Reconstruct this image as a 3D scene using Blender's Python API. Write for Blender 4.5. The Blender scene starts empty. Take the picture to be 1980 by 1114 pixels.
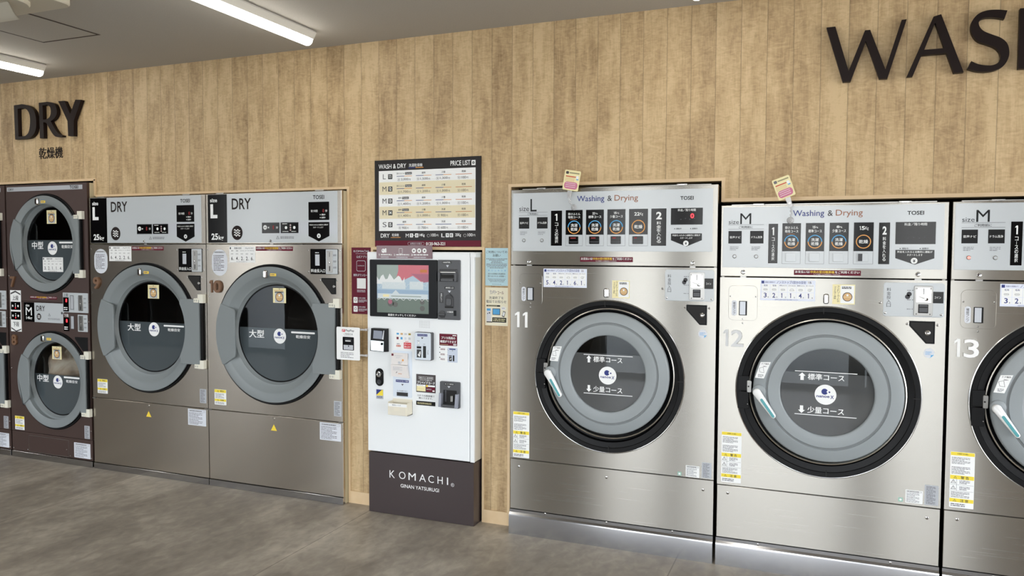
import bpy, math, random
from mathutils import Vector, Matrix
from mathutils.geometry import tessellate_polygon
random.seed(7)
SC = bpy.context.scene
COL = SC.collection

# ------------------------------------------------------------------ camera
CAM_Y, CAM_Z = -3.8623, 1.4882
yaw, pitch, roll = -0.3849, -0.0467, 0.0038
fwd = Vector((math.sin(yaw)*math.cos(pitch), math.cos(yaw)*math.cos(pitch), math.sin(pitch)))
rt = Vector((math.cos(yaw), -math.sin(yaw), 0)); up = rt.cross(fwd)
rr = math.cos(roll)*rt + math.sin(roll)*up
uu = -math.sin(roll)*rt + math.cos(roll)*up
cam_d = bpy.data.cameras.new('camera'); cam = bpy.data.objects.new('camera', cam_d); COL.objects.link(cam)
cam_d.sensor_width = 36; cam_d.lens = 1506.33/1980*36; cam_d.clip_end = 200; cam_d.clip_start = 0.05
M3 = Matrix((rr, uu, -fwd)).transposed().to_4x4(); M3.translation = Vector((0, CAM_Y, CAM_Z))
cam.matrix_world = M3
SC.camera = cam

# ------------------------------------------------------------------ view, world, daylight
SC.view_settings.view_transform = 'Standard'; SC.view_settings.look = 'None'
SC.view_settings.gamma = 1; SC.view_settings.exposure = 0.8; SC.view_settings.use_curve_mapping = False
W = bpy.data.worlds.new('sky'); SC.world = W; W.use_nodes = True
wn = W.node_tree.nodes; wl = W.node_tree.links
bg = wn['Background']
tc = wn.new('ShaderNodeTexCoord'); sep = wn.new('ShaderNodeSeparateXYZ'); mr = wn.new('ShaderNodeMapRange')
mr.inputs[1].default_value = -0.05; mr.inputs[2].default_value = 0.7
rmp = wn.new('ShaderNodeValToRGB')
rmp.color_ramp.elements[0].color = (1.0, 0.99, 0.97, 1); rmp.color_ramp.elements[1].color = (0.66, 0.80, 1.0, 1)
wl.new(tc.outputs['Generated'], sep.inputs[0]); wl.new(sep.outputs['Z'], mr.inputs[0])
wl.new(mr.outputs[0], rmp.inputs[0]); wl.new(rmp.outputs[0], bg.inputs['Color'])
bg.inputs['Strength'].default_value = 4.6
GLASS_Y = -5.4

def portal(x0, x1, z0, z1):
    L = bpy.data.lights.new('window_daylight', 'AREA'); L.shape = 'RECTANGLE'; L.size = x1-x0; L.size_y = z1-z0
    L.cycles.is_portal = True
    o = bpy.data.objects.new('window_daylight', L); COL.objects.link(o)
    o.location = ((x0+x1)/2, GLASS_Y-0.1, (z0+z1)/2); o.rotation_euler = (math.radians(90), 0, 0)
    # area lights shine along -Z local; turn it towards +Y (into the room)
    o.rotation_euler = (math.radians(90), 0, 0)
WINDOWS = [(-9.9, -8.75), (-8.65, -7.2), (-6.1, -4.7), (-4.6, -3.62), (-2.5, -1.69), (-1.61, -1.54), (-1.46, 0.28), (0.36, 0.44), (0.52, 1.4)]
portal(-10, 1.7, 0.05, 2.55)

# ------------------------------------------------------------------ colours and materials
def lin(c):
    return tuple((x/12.92 if x <= .04045 else ((x+.055)/1.055)**2.4) for x in [v/255 for v in c[:3]])+(1,)
def new_mat(name):
    m = bpy.data.materials.new(name); m.use_nodes = True
    return m, m.node_tree.nodes, m.node_tree.links, m.node_tree.nodes['Principled BSDF']
def pm(name, c, rough=.5, metal=0., coat=0., emit=0., noise=0., spec=None):
    m, N, L, b = new_mat(name)
    b.inputs['Base Color'].default_value = lin(c); b.inputs['Roughness'].default_value = rough
    b.inputs['Metallic'].default_value = metal; b.inputs['Coat Weight'].default_value = coat; b.inputs['Coat Roughness'].default_value = .03
    if spec is not None: b.inputs['Specular IOR Level'].default_value = spec
    if emit: b.inputs['Emission Color'].default_value = lin(c); b.inputs['Emission Strength'].default_value = emit
    if noise:
        t = N.new('ShaderNodeTexCoord'); n = N.new('ShaderNodeTexNoise'); n.inputs['Scale'].default_value = 260
        bp = N.new('ShaderNodeBump'); bp.inputs['Strength'].default_value = noise; bp.inputs['Distance'].default_value = .002
        L.new(t.outputs['Object'], n.inputs['Vector']); L.new(n.outputs[0], bp.inputs['Height']); L.new(bp.outputs[0], b.inputs['Normal'])
    return m
def steel(name, c, rough=.27, aniso=1.0, streak=.01):
    m, N, L, b = new_mat(name)
    b.inputs['Metallic'].default_value = 1
    b.inputs['Anisotropic'].default_value = aniso; b.inputs['Anisotropic Rotation'].default_value = .25
    tg = N.new('ShaderNodeTangent'); tg.direction_type = 'UV_MAP'; L.new(tg.outputs[0], b.inputs['Tangent'])
    t = N.new('ShaderNodeTexCoord'); mp = N.new('ShaderNodeMapping'); mp.inputs['Scale'].default_value = (2.2, 2.2, 480)
    n = N.new('ShaderNodeTexNoise'); n.inputs['Scale'].default_value = 1; n.inputs['Detail'].default_value = 4
    mp2 = N.new('ShaderNodeMapping'); mp2.inputs['Scale'].default_value = (1.2, 1.2, 2.4)
    n2 = N.new('ShaderNodeTexNoise'); n2.inputs['Scale'].default_value = 1.3
    L.new(t.outputs['Object'], mp.inputs[0]); L.new(mp.outputs[0], n.inputs['Vector'])
    L.new(t.outputs['Object'], mp2.inputs[0]); L.new(mp2.outputs[0], n2.inputs['Vector'])
    r = N.new('ShaderNodeMapRange'); r.inputs[3].default_value = rough-.01; r.inputs[4].default_value = rough+.01
    L.new(n.outputs[0], r.inputs[0]); L.new(r.outputs[0], b.inputs['Roughness'])
    mx = N.new('ShaderNodeMix'); mx.data_type = 'RGBA'; cc = lin(c)
    mx.inputs['A'].default_value = tuple(v*(1-streak) for v in cc[:3])+(1,); mx.inputs['B'].default_value = tuple(min(1, v*(1+streak)) for v in cc[:3])+(1,)
    L.new(n.outputs[0], mx.inputs['Factor']); L.new(mx.outputs['Result'], b.inputs['Base Color'])
    bp = N.new('ShaderNodeBump'); bp.inputs['Strength'].default_value = .12; bp.inputs['Distance'].default_value = .004
    L.new(n2.outputs[0], bp.inputs['Height']); L.new(bp.outputs[0], b.inputs['Normal'])
    return m
def clear(name, tint, gloss=1.0, rough=0.0, base=None, opac=0.):
    """thin pane: see-through with a fresnel mirror coat; opac mixes in a diffuse film"""
    m, N, L, b = new_mat(name); out = N['Material Output']
    tr = N.new('ShaderNodeBsdfTransparent'); tr.inputs[0].default_value = tint
    gl = N.new('ShaderNodeBsdfGlossy'); gl.inputs['Roughness'].default_value = rough
    fr = N.new('ShaderNodeFresnel'); fr.inputs[0].default_value = 1.5*gloss
    mx = N.new('ShaderNodeMixShader'); L.new(fr.outputs[0], mx.inputs[0]); L.new(tr.outputs[0], mx.inputs[1]); L.new(gl.outputs[0], mx.inputs[2])
    last = mx
    if opac:
        df = N.new('ShaderNodeBsdfDiffuse'); df.inputs[0].default_value = base
        m2 = N.new('ShaderNodeMixShader'); m2.inputs[0].default_value = opac
        L.new(tr.outputs[0], m2.inputs[1]); L.new(df.outputs[0], m2.inputs[2]); L.new(m2.outputs[0], mx.inputs[1])
    L.new(last.outputs[0], out.inputs['Surface'])
    return m

WHITE = pm('white_print', (238, 240, 240), .45); PANEL = pm('white_acrylic', (190, 196, 200), .18)
FINEINK = pm('fine_print_ink', (104, 104, 110), .5); BLACK = pm('black_print', (10, 10, 11), .3, spec=.2); INK = pm('dark_ink', (52, 52, 56), .5); NAVY = pm('navy_print', (24, 42, 118), .45)
ORANGE = pm('orange_print', (196, 120, 62), .45); RING_O = pm('orange_ring', (222, 152, 70), .4); RING_B = pm('blue_ring', (70, 160, 215), .4)
BROWNP = pm('brown_print', (150, 98, 70), .45)
GLOSSB = pm('gloss_black', (8, 8, 9), .12, spec=.2); RUBBER = pm('black_rubber', (9, 10, 12), .42, noise=.15, spec=.2)
GREYP = pm('door_grey_plastic', (142, 149, 152), .42, noise=.12); GREYD = pm('door_grey_groove', (110, 115, 117), .4)
GREYDR = pm('dryer_grey_plastic', (124, 131, 133), .42, noise=.12)
CHROME = pm('chrome', (196, 195, 192), .14, 1); SATIN = pm('satin_metal', (150, 149, 146), .3, 1)
DARKIN = pm('dark_cavity', (20, 19, 18), .7); REDLED = pm('red_led', (235, 40, 50), .5, emit=2.2); DIMLED = pm('dim_led', (120, 18, 24), .5, emit=.35)
MAROON = pm('maroon_print', (98, 16, 40), .45, spec=.2); YEL = pm('yellow_print', (236, 214, 62), .5); YTXT = pm('yellow_lettering', (240, 205, 70), .5)
LILAC = pm('pale_blue_label', (222, 228, 244), .5); CREAM = pm('cream_label', (236, 226, 176), .5); TAN = pm('tan_print', (206, 168, 118), .5)
SILVL = pm('silver_label', (184, 188, 194), .35, .3); PALEM = pm('pale_lilac_label', (214, 218, 226), .5)
HINGE = pm('hinge_white_plastic', (226, 224, 210), .4); TEAL = pm('teal_grip', (86, 160, 166), .35); HWHITE = pm('handle_white', (236, 238, 238), .25, coat=.4)
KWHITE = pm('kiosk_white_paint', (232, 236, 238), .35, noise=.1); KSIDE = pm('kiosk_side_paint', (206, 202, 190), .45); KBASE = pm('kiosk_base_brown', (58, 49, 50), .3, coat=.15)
KGREY = pm('kiosk_grey_plastic', (70, 72, 76), .4, noise=.15); KDARK = pm('kiosk_dark_plastic', (38, 39, 42), .4)
BEZEL = pm('screen_bezel_black', (16, 18, 22), .35, spec=.15); MSIDE = pm('machine_side_cream', (190, 180, 150), .45)
STEEL = steel('brushed_steel', (172, 169, 162)); STEELD = steel('brushed_dryer_steel', (186, 180, 171), .25, .75)
STEELB = pm('brown_reflection_and_panel', (74, 58, 54), .38, .35); KICK = steel('kick_plate_steel', (176, 177, 180), .18, .5)  # brown reflection on steel painted as base colour; also the brown coin panel
DRUM = pm('drum_steel', (120, 118, 115), .35, 1)
GLASSC = clear('door_glass', (.80, .82, .82, 1), 1.15)
FILM = clear('grey_door_film', (.6, .6, .6, 1), 1.15, 0, lin((84, 86, 87)), .93)
FILMD = clear('slate_door_film', (.6, .6, .6, 1), 1.1, 0, lin((74, 82, 86)), .96)
BROWNL = pm('sign_letter_brown', (26, 14, 12), .45, spec=.2); NUMB = pm('number_bronze', (116, 84, 60), .4); NUMW = pm('number_white', (240, 241, 241), .4)
NUMS = pm('number_silver', (206, 208, 210), .35); CLEARP = clear('clear_plastic', (.93, .94, .95, 1), 1.0, .05)
HALFC = clear('clear_strap', (.9, .9, .9, 1), 1, .1, lin((225, 225, 225)), .45)

# wood panelling, trim, floor, ceiling
def wood_wall():
    m, N, L, b = new_mat('wood_plank_wall'); V = L.new
    t = N.new('ShaderNodeTexCoord'); s = N.new('ShaderNodeSeparateXYZ'); V(t.outputs['Object'], s.inputs[0])
    def M(op, a, c=None, v=None):
        n = N.new('ShaderNodeMath'); n.operation = op
        if isinstance(a, (int, float)): n.inputs[0].default_value = a
        else: V(a, n.inputs[0])
        if c is not None:
            if isinstance(c, (int, float)): n.inputs[1].default_value = c
            else: V(c, n.inputs[1])
        return n.outputs[0]
    px = M('DIVIDE', M('ADD', s.outputs['X'], 2.324+.1168*200), .1168)
    idx = M('FLOOR', px); fr = M('FRACT', px)
    edge = M('MINIMUM', fr, M('SUBTRACT', 1, fr))
    wn_ = N.new('ShaderNodeTexWhiteNoise'); wn_.noise_dimensions = '1D'; V(M('MODULO', idx, 9), wn_.inputs['W'])
    cm = N.new('ShaderNodeCombineXYZ'); V(s.outputs['X'], cm.inputs[0]); V(M('MULTIPLY', idx, 3.71), cm.inputs[1]); V(s.outputs['Z'], cm.inputs[2])
    def noise(sc, scale, det=4, dist=0.):
        mp = N.new('ShaderNodeMapping'); mp.inputs['Scale'].default_value = sc; V(cm.outputs[0], mp.inputs[0])
        n = N.new('ShaderNodeTexNoise'); n.inputs['Scale'].default_value = scale; n.inputs['Detail'].default_value = det; n.inputs['Distortion'].default_value = dist
        V(mp.outputs[0], n.inputs['Vector']); return n.outputs[0]
    big = noise((7, 1, 1.5), 2.0, 5, .5)                     # long soft stains down the plank
    grain = noise((46, 1, 4.5), 2.4, 6, 1.0)              # fine vertical fibre
    saw = noise((14, 1, 34), 1.5, 6, 1.6)                 # cross saw marks
    r = N.new('ShaderNodeValToRGB'); e = r.color_ramp.elements
    e[0].color = lin((146, 119, 84)); e[0].position = .33; e[1].color = lin((208, 182, 140)); e[1].position = .62
    x = e.new(.5) if False else r.color_ramp.elements.new(.5); x.color = lin((188, 161, 120))
    f = M('ADD', M('ADD', M('MULTIPLY', big, .50), M('MULTIPLY', grain, .22)), M('ADD', M('MULTIPLY', saw, .30), M('MULTIPLY', M('SUBTRACT', wn_.outputs['Value'], .5), .09)))
    V(f, r.inputs[0])
    dk = N.new('ShaderNodeMapRange'); dk.inputs[1].default_value = .004; dk.inputs[2].default_value = .022; dk.inputs[3].default_value = .62; dk.inputs[4].default_value = 1
    V(edge, dk.inputs[0])
    mx = N.new('ShaderNodeMix'); mx.data_type = 'RGBA'; mx.blend_type = 'MULTIPLY'; mx.inputs['Factor'].default_value = 1
    V(r.outputs[0], mx.inputs['A']); V(dk.outputs[0], mx.inputs['B']); V(mx.outputs['Result'], b.inputs['Base Color'])
    b.inputs['Roughness'].default_value = .55
    bp = N.new('ShaderNodeBump'); bp.inputs['Strength'].default_value = .45; bp.inputs['Distance'].default_value = .004
    V(M('ADD', M('ADD', M('MULTIPLY', grain, .5), M('MULTIPLY', saw, .6)), M('MULTIPLY', dk.outputs[0], .8)), bp.inputs['Height']); V(bp.outputs[0], b.inputs['Normal'])
    return m
def floor_mat():
    m, N, L, b = new_mat('grey_stone_tile_floor'); V = L.new
    t = N.new('ShaderNodeTexCoord'); s = N.new('ShaderNodeSeparateXYZ'); V(t.outputs['Object'], s.inputs[0])
    def noise(sc, scale, det, dist=0.):
        mp = N.new('ShaderNodeMapping'); mp.inputs['Scale'].default_value = sc; V(t.outputs['Object'], mp.inputs[0])
        n = N.new('ShaderNodeTexNoise'); n.inputs['Scale'].default_value = scale; n.inputs['Detail'].default_value = det; n.inputs['Distortion'].default_value = dist
        V(mp.outputs[0], n.inputs['Vector']); return n.outputs[0]
    a = noise((1, .55, 1), 3.0, 9, .4); c = noise((1, .6, 1), 22, 8, .5)
    mm = N.new('ShaderNodeMix'); mm.inputs['Factor'].default_value = .38; V(a, mm.inputs['A']); V(c, mm.inputs['B'])
    r = N.new('ShaderNodeValToRGB'); e = r.color_ramp.elements
    e[0].position = .3; e[0].color = lin((116, 107, 97)); e[1].position = .68; e[1].color = lin((186, 177, 161)); k = e.new(.48); k.color = lin((148, 139, 126))
    V(mm.outputs[0], r.inputs[0])
    # seams every 1.755 m in x
    q = N.new('ShaderNodeMath'); q.operation = 'PINGPONG'; q.inputs[1].default_value = .8775
    ad = N.new('ShaderNodeMath'); ad.inputs[1].default_value = 3.173+1.755*10; V(s.outputs['X'], ad.inputs[0]); V(ad.outputs[0], q.inputs[0])
    g = N.new('ShaderNodeMapRange'); g.inputs[1].default_value = .0015; g.inputs[2].default_value = .004; g.inputs[3].default_value = .5; g.inputs[4].default_value = 1; V(q.outputs[0], g.inputs[0])
    h = N.new('ShaderNodeMapRange'); h.inputs[1].default_value = .004; h.inputs[2].default_value = .05; h.inputs[3].default_value = 1.28; h.inputs[4].default_value = 1; V(q.outputs[0], h.inputs[0])
    p = N.new('ShaderNodeMath'); p.operation = 'MULTIPLY'; V(g.outputs[0], p.inputs[0]); V(h.outputs[0], p.inputs[1])
    mx = N.new('ShaderNodeMix'); mx.data_type = 'RGBA'; mx.blend_type = 'MULTIPLY'; mx.inputs['Factor'].default_value = 1
    V(r.outputs[0], mx.inputs['A']); V(p.outputs[0], mx.inputs['B']); V(mx.outputs['Result'], b.inputs['Base Color'])
    rr_ = N.new('ShaderNodeMapRange'); rr_.inputs[3].default_value = .38; rr_.inputs[4].default_value = .55; V(c, rr_.inputs[0]); V(rr_.outputs[0], b.inputs['Roughness'])
    bp = N.new('ShaderNodeBump'); bp.inputs['Strength'].default_value = .15; bp.inputs['Distance'].default_value = .003; V(c, bp.inputs['Height']); V(bp.outputs[0], b.inputs['Normal'])
    return m
def noisy(name, c1, c2, scale, rough=.8, bump=.1):
    m, N, L, b = new_mat(name); t = N.new('ShaderNodeTexCoord'); n = N.new('ShaderNodeTexNoise'); n.inputs['Scale'].default_value = scale; n.inputs['Detail'].default_value = 5
    r = N.new('ShaderNodeValToRGB'); r.color_ramp.elements[0].color = lin(c1); r.color_ramp.elements[1].color = lin(c2)
    r.color_ramp.elements[0].position = .3; r.color_ramp.elements[1].position = .7
    L.new(t.outputs['Object'], n.inputs['Vector']); L.new(n.outputs[0], r.inputs[0]); L.new(r.outputs[0], b.inputs['Base Color'])
    bp = N.new('ShaderNodeBump'); bp.inputs['Strength'].default_value = bump; bp.inputs['Distance'].default_value = .004
    L.new(n.outputs[0], bp.inputs['Height']); L.new(bp.outputs[0], b.inputs['Normal']); b.inputs['Roughness'].default_value = rough
    return m
WOOD = wood_wall(); FLOOR = floor_mat()
CEIL = noisy('ceiling_paint', (176, 173, 166), (184, 180, 173), 160, .9, .08)
TRIM = noisy('light_wood_trim', (216, 188, 148), (222, 196, 158), 18, .5, .03)
PAINTW = noisy('side_wall_paint', (190, 184, 172), (196, 190, 178), 40)
BROWNW = noisy('brown_front_wall', (66, 46, 40), (74, 52, 45), 12)
DARKW = noisy('dark_service_wall', (40, 38, 36), (46, 43, 40), 12)
PIERM = noisy('pier_taupe_paint', (104, 94, 84), (112, 101, 90), 20)
GROUND = noisy('outside_paving', (124, 121, 114), (140, 137, 130), 3)
FRAMEM = pm('window_frame_dark', (40, 38, 38), .4)
FLEECE = None

# ------------------------------------------------------------------ mesh builder (works in millimetres, world axes)
_tc = {}
def glyphs(s, bold, ext=0):
    k = (s, bold, ext)
    if k not in _tc:
        c = bpy.data.curves.new('lettering', 'FONT'); c.body = s; c.resolution_u = 3; c.size = 1; c.offset = bold; c.extrude = ext
        o = bpy.data.objects.new('lettering', c); me = bpy.data.meshes.new_from_object(o)
        vs = [v.co.copy() for v in me.vertices]; fs = [tuple(p.vertices) for p in me.polygons]
        bpy.data.meshes.remove(me); bpy.data.objects.remove(o); bpy.data.curves.remove(c)
        _tc[k] = (vs, fs)
    return _tc[k]
def area(p): return sum(p[i][0]*p[(i+1) % len(p)][1]-p[(i+1) % len(p)][0]*p[i][1] for i in range(len(p)))/2
def ccw(p): return list(p) if area(p) > 0 else list(p)[::-1]
def rr_pts(x0, z0, x1, z1, r, n=6):
    if x0 > x1: x0, x1 = x1, x0
    if z0 > z1: z0, z1 = z1, z0
    if r <= 0: return [(x0, z0), (x1, z0), (x1, z1), (x0, z1)]
    r = min(r, (x1-x0)/2, (z1-z0)/2); P = []
    for cx, cz, a in ((x1-r, z0+r, -90), (x1-r, z1-r, 0), (x0+r, z1-r, 90), (x0+r, z0+r, 180)):
        for i in range(n+1):
            t = math.radians(a+90*i/n); P.append((cx+r*math.cos(t), cz+r*math.sin(t)))
    return P
def circ_pts(cx, cz, r, n=32, rz=None): return [(cx+r*math.cos(2*math.pi*i/n), cz+(rz or r)*math.sin(2*math.pi*i/n)) for i in range(n)]
def inset(p, d):
    n = len(p); o = []
    for i in range(n):
        a, b, c = Vector(p[i-1]), Vector(p[i]), Vector(p[(i+1) % n])
        e1 = (b-a); e2 = (c-b)
        if e1.length < 1e-9 or e2.length < 1e-9: o.append(tuple(b)); continue
        e1.normalize(); e2.normalize(); n1 = Vector((-e1.y, e1.x)); n2 = Vector((-e2.y, e2.x)); m = n1+n2
        if m.length < 1e-6: m = n1
        m.normalize(); k = d/max(.35, m.dot(n1)); o.append((b.x+m.x*k, b.y+m.y*k))
    return o
class MB:
    def __init__(s, dx=0, dz=0): s.V = []; s.F = []; s.I = []; s.mats = []; s.dx = dx; s.dz = dz
    def mi(s, m):
        if m not in s.mats: s.mats.append(m)
        return s.mats.index(m)
    def add(s, vs, fs, m):
        b = len(s.V); s.V += [(v[0]+s.dx, v[1], v[2]+s.dz) for v in vs]; i = s.mi(m)
        for f in fs: s.F.append(tuple(b+k for k in f)); s.I.append(i)
    def poly(s, p, y, m): p = ccw(p); s.add([(x, y, z) for x, z in p], [tuple(range(len(p)))], m)
    def rect(s, x0, z0, x1, z1, y, m, r=0): s.poly(rr_pts(x0, z0, x1, z1, r), y, m)
    def disc(s, cx, cz, r, y, m, rz=None, n=32): s.poly(circ_pts(cx, cz, r, n, rz), y, m)
    def prism(s, p, yf, yb, m, ch=0, back=True):
        p = ccw(p); n = len(p)
        if ch:
            q = inset(p, ch); s.add([(x, yf, z) for x, z in q]+[(x, yf+ch, z) for x, z in p]+[(x, yb, z) for x, z in p],
                [tuple(range(n))]+[(n+i, n+(i+1) % n, (i+1) % n, i) for i in range(n)]+[(2*n+i, 2*n+(i+1) % n, n+(i+1) % n, n+i) for i in range(n)]+([tuple(range(3*n-1, 2*n-1, -1))] if back else []), m)
        else:
            s.add([(x, yf, z) for x, z in p]+[(x, yb, z) for x, z in p], [tuple(range(n))]+[(n+i, n+(i+1) % n, (i+1) % n, i) for i in range(n)]+([tuple(range(2*n-1, n-1, -1))] if back else []), m)
    def plate(s, x0, z0, x1, z1, yf, yb, m, r=0, ch=0): s.prism(rr_pts(x0, z0, x1, z1, r), yf, yb, m, ch)
    def frame(s, x0, z0, x1, z1, t, y, m, r=0):      # hollow outline, flat
        a = rr_pts(x0, z0, x1, z1, r); q = inset(a, t); n = len(a)
        s.add([(x, y, z) for x, z in a]+[(x, y, z) for x, z in q], [(i, (i+1) % n, n+(i+1) % n, n+i) for i in range(n)], m)
    def holed(s, outer, hole, yf, yb, m):            # prism with one hole
        o = ccw(outer); h = ccw(hole)
        tri = tessellate_polygon([[Vector((x, z, 0)) for x, z in o], [Vector((x, z, 0)) for x, z in h]])
        P = o+h; n = len(P); fs = []
        for t in tri:
            a = area([P[i] for i in t]); t = tuple(t) if a > 0 else tuple(t)[::-1]
            fs.append(t); fs.append(tuple(i+n for i in t[::-1]))
        no, nh = len(o), len(h)
        fs += [(n+i, n+(i+1) % no, (i+1) % no, i) for i in range(no)]
        fs += [(no+i, no+(i+1) % nh, n+no+(i+1) % nh, n+no+i) for i in range(nh)]
        s.add([(x, yf, z) for x, z in P]+[(x, yb, z) for x, z in P], fs, m)
    def rect_hole(s, x0, z0, x1, z1, cx, cz, r, yf, yb, m, n=96):   # sheet with a round hole
        I = [(cx+r*math.cos(2*math.pi*i/n), cz+r*math.sin(2*math.pi*i/n)) for i in range(n)]; O = []
        for i in range(n):
            c, d = math.cos(2*math.pi*i/n), math.sin(2*math.pi*i/n); t = 1e9
            if c > 1e-9: t = min(t, (x1-cx)/c)
            if c < -1e-9: t = min(t, (x0-cx)/c)
            if d > 1e-9: t = min(t, (z1-cz)/d)
            if d < -1e-9: t = min(t, (z0-cz)/d)
            O.append([cx+c*t, cz+d*t])
        for X, Z in ((x0, z0), (x1, z0), (x1, z1), (x0, z1)):      # snap nearest ray to each corner
            j = min(range(n), key=lambda k: (O[k][0]-X)**2+(O[k][1]-Z)**2); O[j] = [X, Z]
        V = [(x, yf, z) for x, z in O]+[(x, yf, z) for x, z in I]+[(x, yb, z) for x, z in O]+[(x, yb, z) for x, z in I]
        F = []
        for i in range(n):
            j = (i+1) % n; F += [(i, j, n+j, n+i), (2*n+j, 2*n+i, 3*n+i, 3*n+j), (2*n+i, 2*n+j, j, i), (n+i, n+j, 3*n+j, 3*n+i)]
        s.add(V, F, m)
    def box(s, x0, x1, y0, y1, z0, z1, m): s.plate(x0, z0, x1, z1, y0, y1, m)
    def lathe(s, cx, cz, prof, m, n=96, a0=0, a1=360, cap=False):   # profile of (radius, y) about the y axis
        full = abs(a1-a0) >= 360; k = n if full else n+1; V = []; F = []
        for i in range(k):
            t = math.radians(a0+(a1-a0)*i/n)
            for r, y in prof: V.append((cx+r*math.cos(t), y, cz+r*math.sin(t)))
        q = len(prof)
        for i in range(n):
            j = (i+1) % k
            for e in range(q-1): F.append((i*q+e, j*q+e, j*q+e+1, i*q+e+1))
        s.add(V, F, m)
    def screw(s, x, z, y, r=4.5, m=None):
        s.lathe(x, z, [(0.01, y-2.2), (r*.6, y-2), (r, y-.6), (r, y)][::-1], m or CHROME, 14)
        s.rect(x-r*.6, z-.6, x+r*.6, z+.6, y-2.5, INK); s.rect(x-.6, z-r*.6, x+.6, z+r*.6, y-2.5, INK)
    def text(s, t, x0, z1, x1, z0, y, m, bold=.01, ext=0):
        if x0 > x1: x0, x1 = x1, x0
        if z0 > z1: z0, z1 = z1, z0
        if t == '1' and (x1-x0) > 4:
            w, h = x1-x0, z1-z0; sw = max(w*.36, h*.15); xr = x0+w*.5+sw*.62
            P = [(xr-sw, z0), (xr, z0), (xr, z1), (xr-sw*.9, z1), (max(x0, xr-sw-w*.42), z1-h*.13), (max(x0, xr-sw-w*.42), z1-h*.26), (xr-sw, z1-h*.17)]
            if ext: s.prism(P, y-ext*h*1.2, y, m, .5)
            else: s.poly(P, y, m)
            return
        if t in ('10', '11', '12', '13', '14', '15'):
            w = x1-x0; k = .5 if t == '11' else .38
            s.text('1', x0, z1, x0+w*(k-.06), z0, y, m, bold, ext); s.text(t[1], x0+w*(k+.06 if t == '11' else k), z1, x1, z0, y, m, bold, ext); return
        if any(ord(c) > 0x2fff for c in t):
            if bold > 0 and not ext:                     # heavier strokes by three slightly shifted passes
                q = min(bold, .03)*(z1-z0)*.9
                for k, (a, c) in enumerate(((-q, 0), (q, 0), (0, q*.8))): s.text(t, x0+a, z1+c, x1+a, z0+c, y-.03*k, m, 0)
                return
            bold = 0
        elif (z1-z0) < 26: bold = min(bold, .02)
        if 'M' in t: bold = 0
        vs, fs = glyphs(t, bold, ext)
        if not vs: return
        ax = min(v.x for v in vs); bx = max(v.x for v in vs); ay = min(v.y for v in vs); by = max(v.y for v in vs)
        kx = (x1-x0)/max(1e-6, bx-ax); kz = (z1-z0)/max(1e-6, by-ay); ke = (kx+kz)/2
        s.add([(x0+(v.x-ax)*kx, y-v.z*ke-ext*ke, z0+(v.y-ay)*kz) for v in vs], fs, m)
    def vtext(s, t, x0, z1, x1, z0, y, m, bold=.01, gap=.12):
        n = len(t); h = (z1-z0)/n
        for i, c in enumerate(t):
            if c == ' ': continue
            a = z1-i*h; c2 = c
            if c == 'ー': s.rect((x0+x1)/2-.6, a-h*.12, (x0+x1)/2+.6, a-h*.88, y, m); continue
            s.text(c2, x0, a-h*gap/2, x1, a-h+h*gap/2, y, m, bold)
    def line(s, x0, z0, x1, z1, w, y, m):
        d = Vector((x1-x0, z1-z0)); d.normalize(); nx, nz = -d.y*w/2, d.x*w/2
        s.poly([(x0+nx, z0+nz), (x1+nx, z1+nz), (x1-nx, z1-nz), (x0-nx, z0-nz)], y, m)
    def pline(s, pts, w, y, m, close=False):
        q = pts+[pts[0]] if close else pts
        for a, b in zip(q, q[1:]): s.line(a[0], a[1], b[0], b[1], w, y, m)
    def fine(s, x0, z1, x1, z0, rows, y, m, fill=.5, full=.85):       # rows of print too small to read
        h = (z1-z0)/rows
        if m is INK: m = FINEINK
        for i in range(rows):
            zc = z1-h*(i+.5); x = x0; end = x0+(x1-x0)*(full if i % 3 != 2 else full*.7)
            while x < end:
                w = random.uniform(.5, 2.2)*h; e = min(end, x+w); s.rect(x, zc-h*fill/2, e, zc+h*fill/2, y, m); x = e+h*random.uniform(.12, .4)
    def tube(s, pts, r, m, n=8):
        P = [Vector(p) for p in pts]; V = []; F = []
        for i, p in enumerate(P):
            d = (P[min(i+1, len(P)-1)]-P[max(i-1, 0)]).normalized(); a = d.orthogonal().normalized(); b = d.cross(a)
            if i == 0: A, B = a, b
            else:
                A = (A-d*A.dot(d)).normalized(); B = d.cross(A)
            for k in range(n):
                t = 2*math.pi*k/n; V.append(tuple(p+A*r*math.cos(t)+B*r*math.sin(t)))
        for i in range(len(P)-1):
            for k in range(n): F.append((i*n+k, i*n+(k+1) % n, (i+1)*n+(k+1) % n, (i+1)*n+k))
        F += [tuple(range(n-1, -1, -1)), tuple(range((len(P)-1)*n, len(P)*n))]
        s.add(V, F, m)
    def build(s, name, parent=None, label=None, smooth=30):
        o0 = Vector((0, 0, 0)); p = parent
        while p is not None: o0 += p.location; p = p.parent
        me = bpy.data.meshes.new(name)
        vs = [(x/1000-o0.x, y/1000-o0.y, z/1000-o0.z) for x, y, z in s.V]
        loc = Vector((0, 0, 0))
        if parent is None or True:                        # put the object's origin at its own centre
            lo = [min(v[i] for v in vs) for i in range(3)]; hi = [max(v[i] for v in vs) for i in range(3)]
            loc = Vector(((lo[0]+hi[0])/2, (lo[1]+hi[1])/2, lo[2]))
            vs = [(v[0]-loc.x, v[1]-loc.y, v[2]-loc.z) for v in vs]
        me.from_pydata(vs, [], s.F)
        for m in s.mats: me.materials.append(m)
        me.polygons.foreach_set('material_index', s.I)
        uv = me.uv_layers.new(name='UVMap'); co = me.vertices
        flat = []
        for l in me.loops: c = co[l.vertex_index].co; flat += [c.x+c.y*.999, c.z+c.y*.02]
        uv.data.foreach_set('uv', flat)
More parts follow.
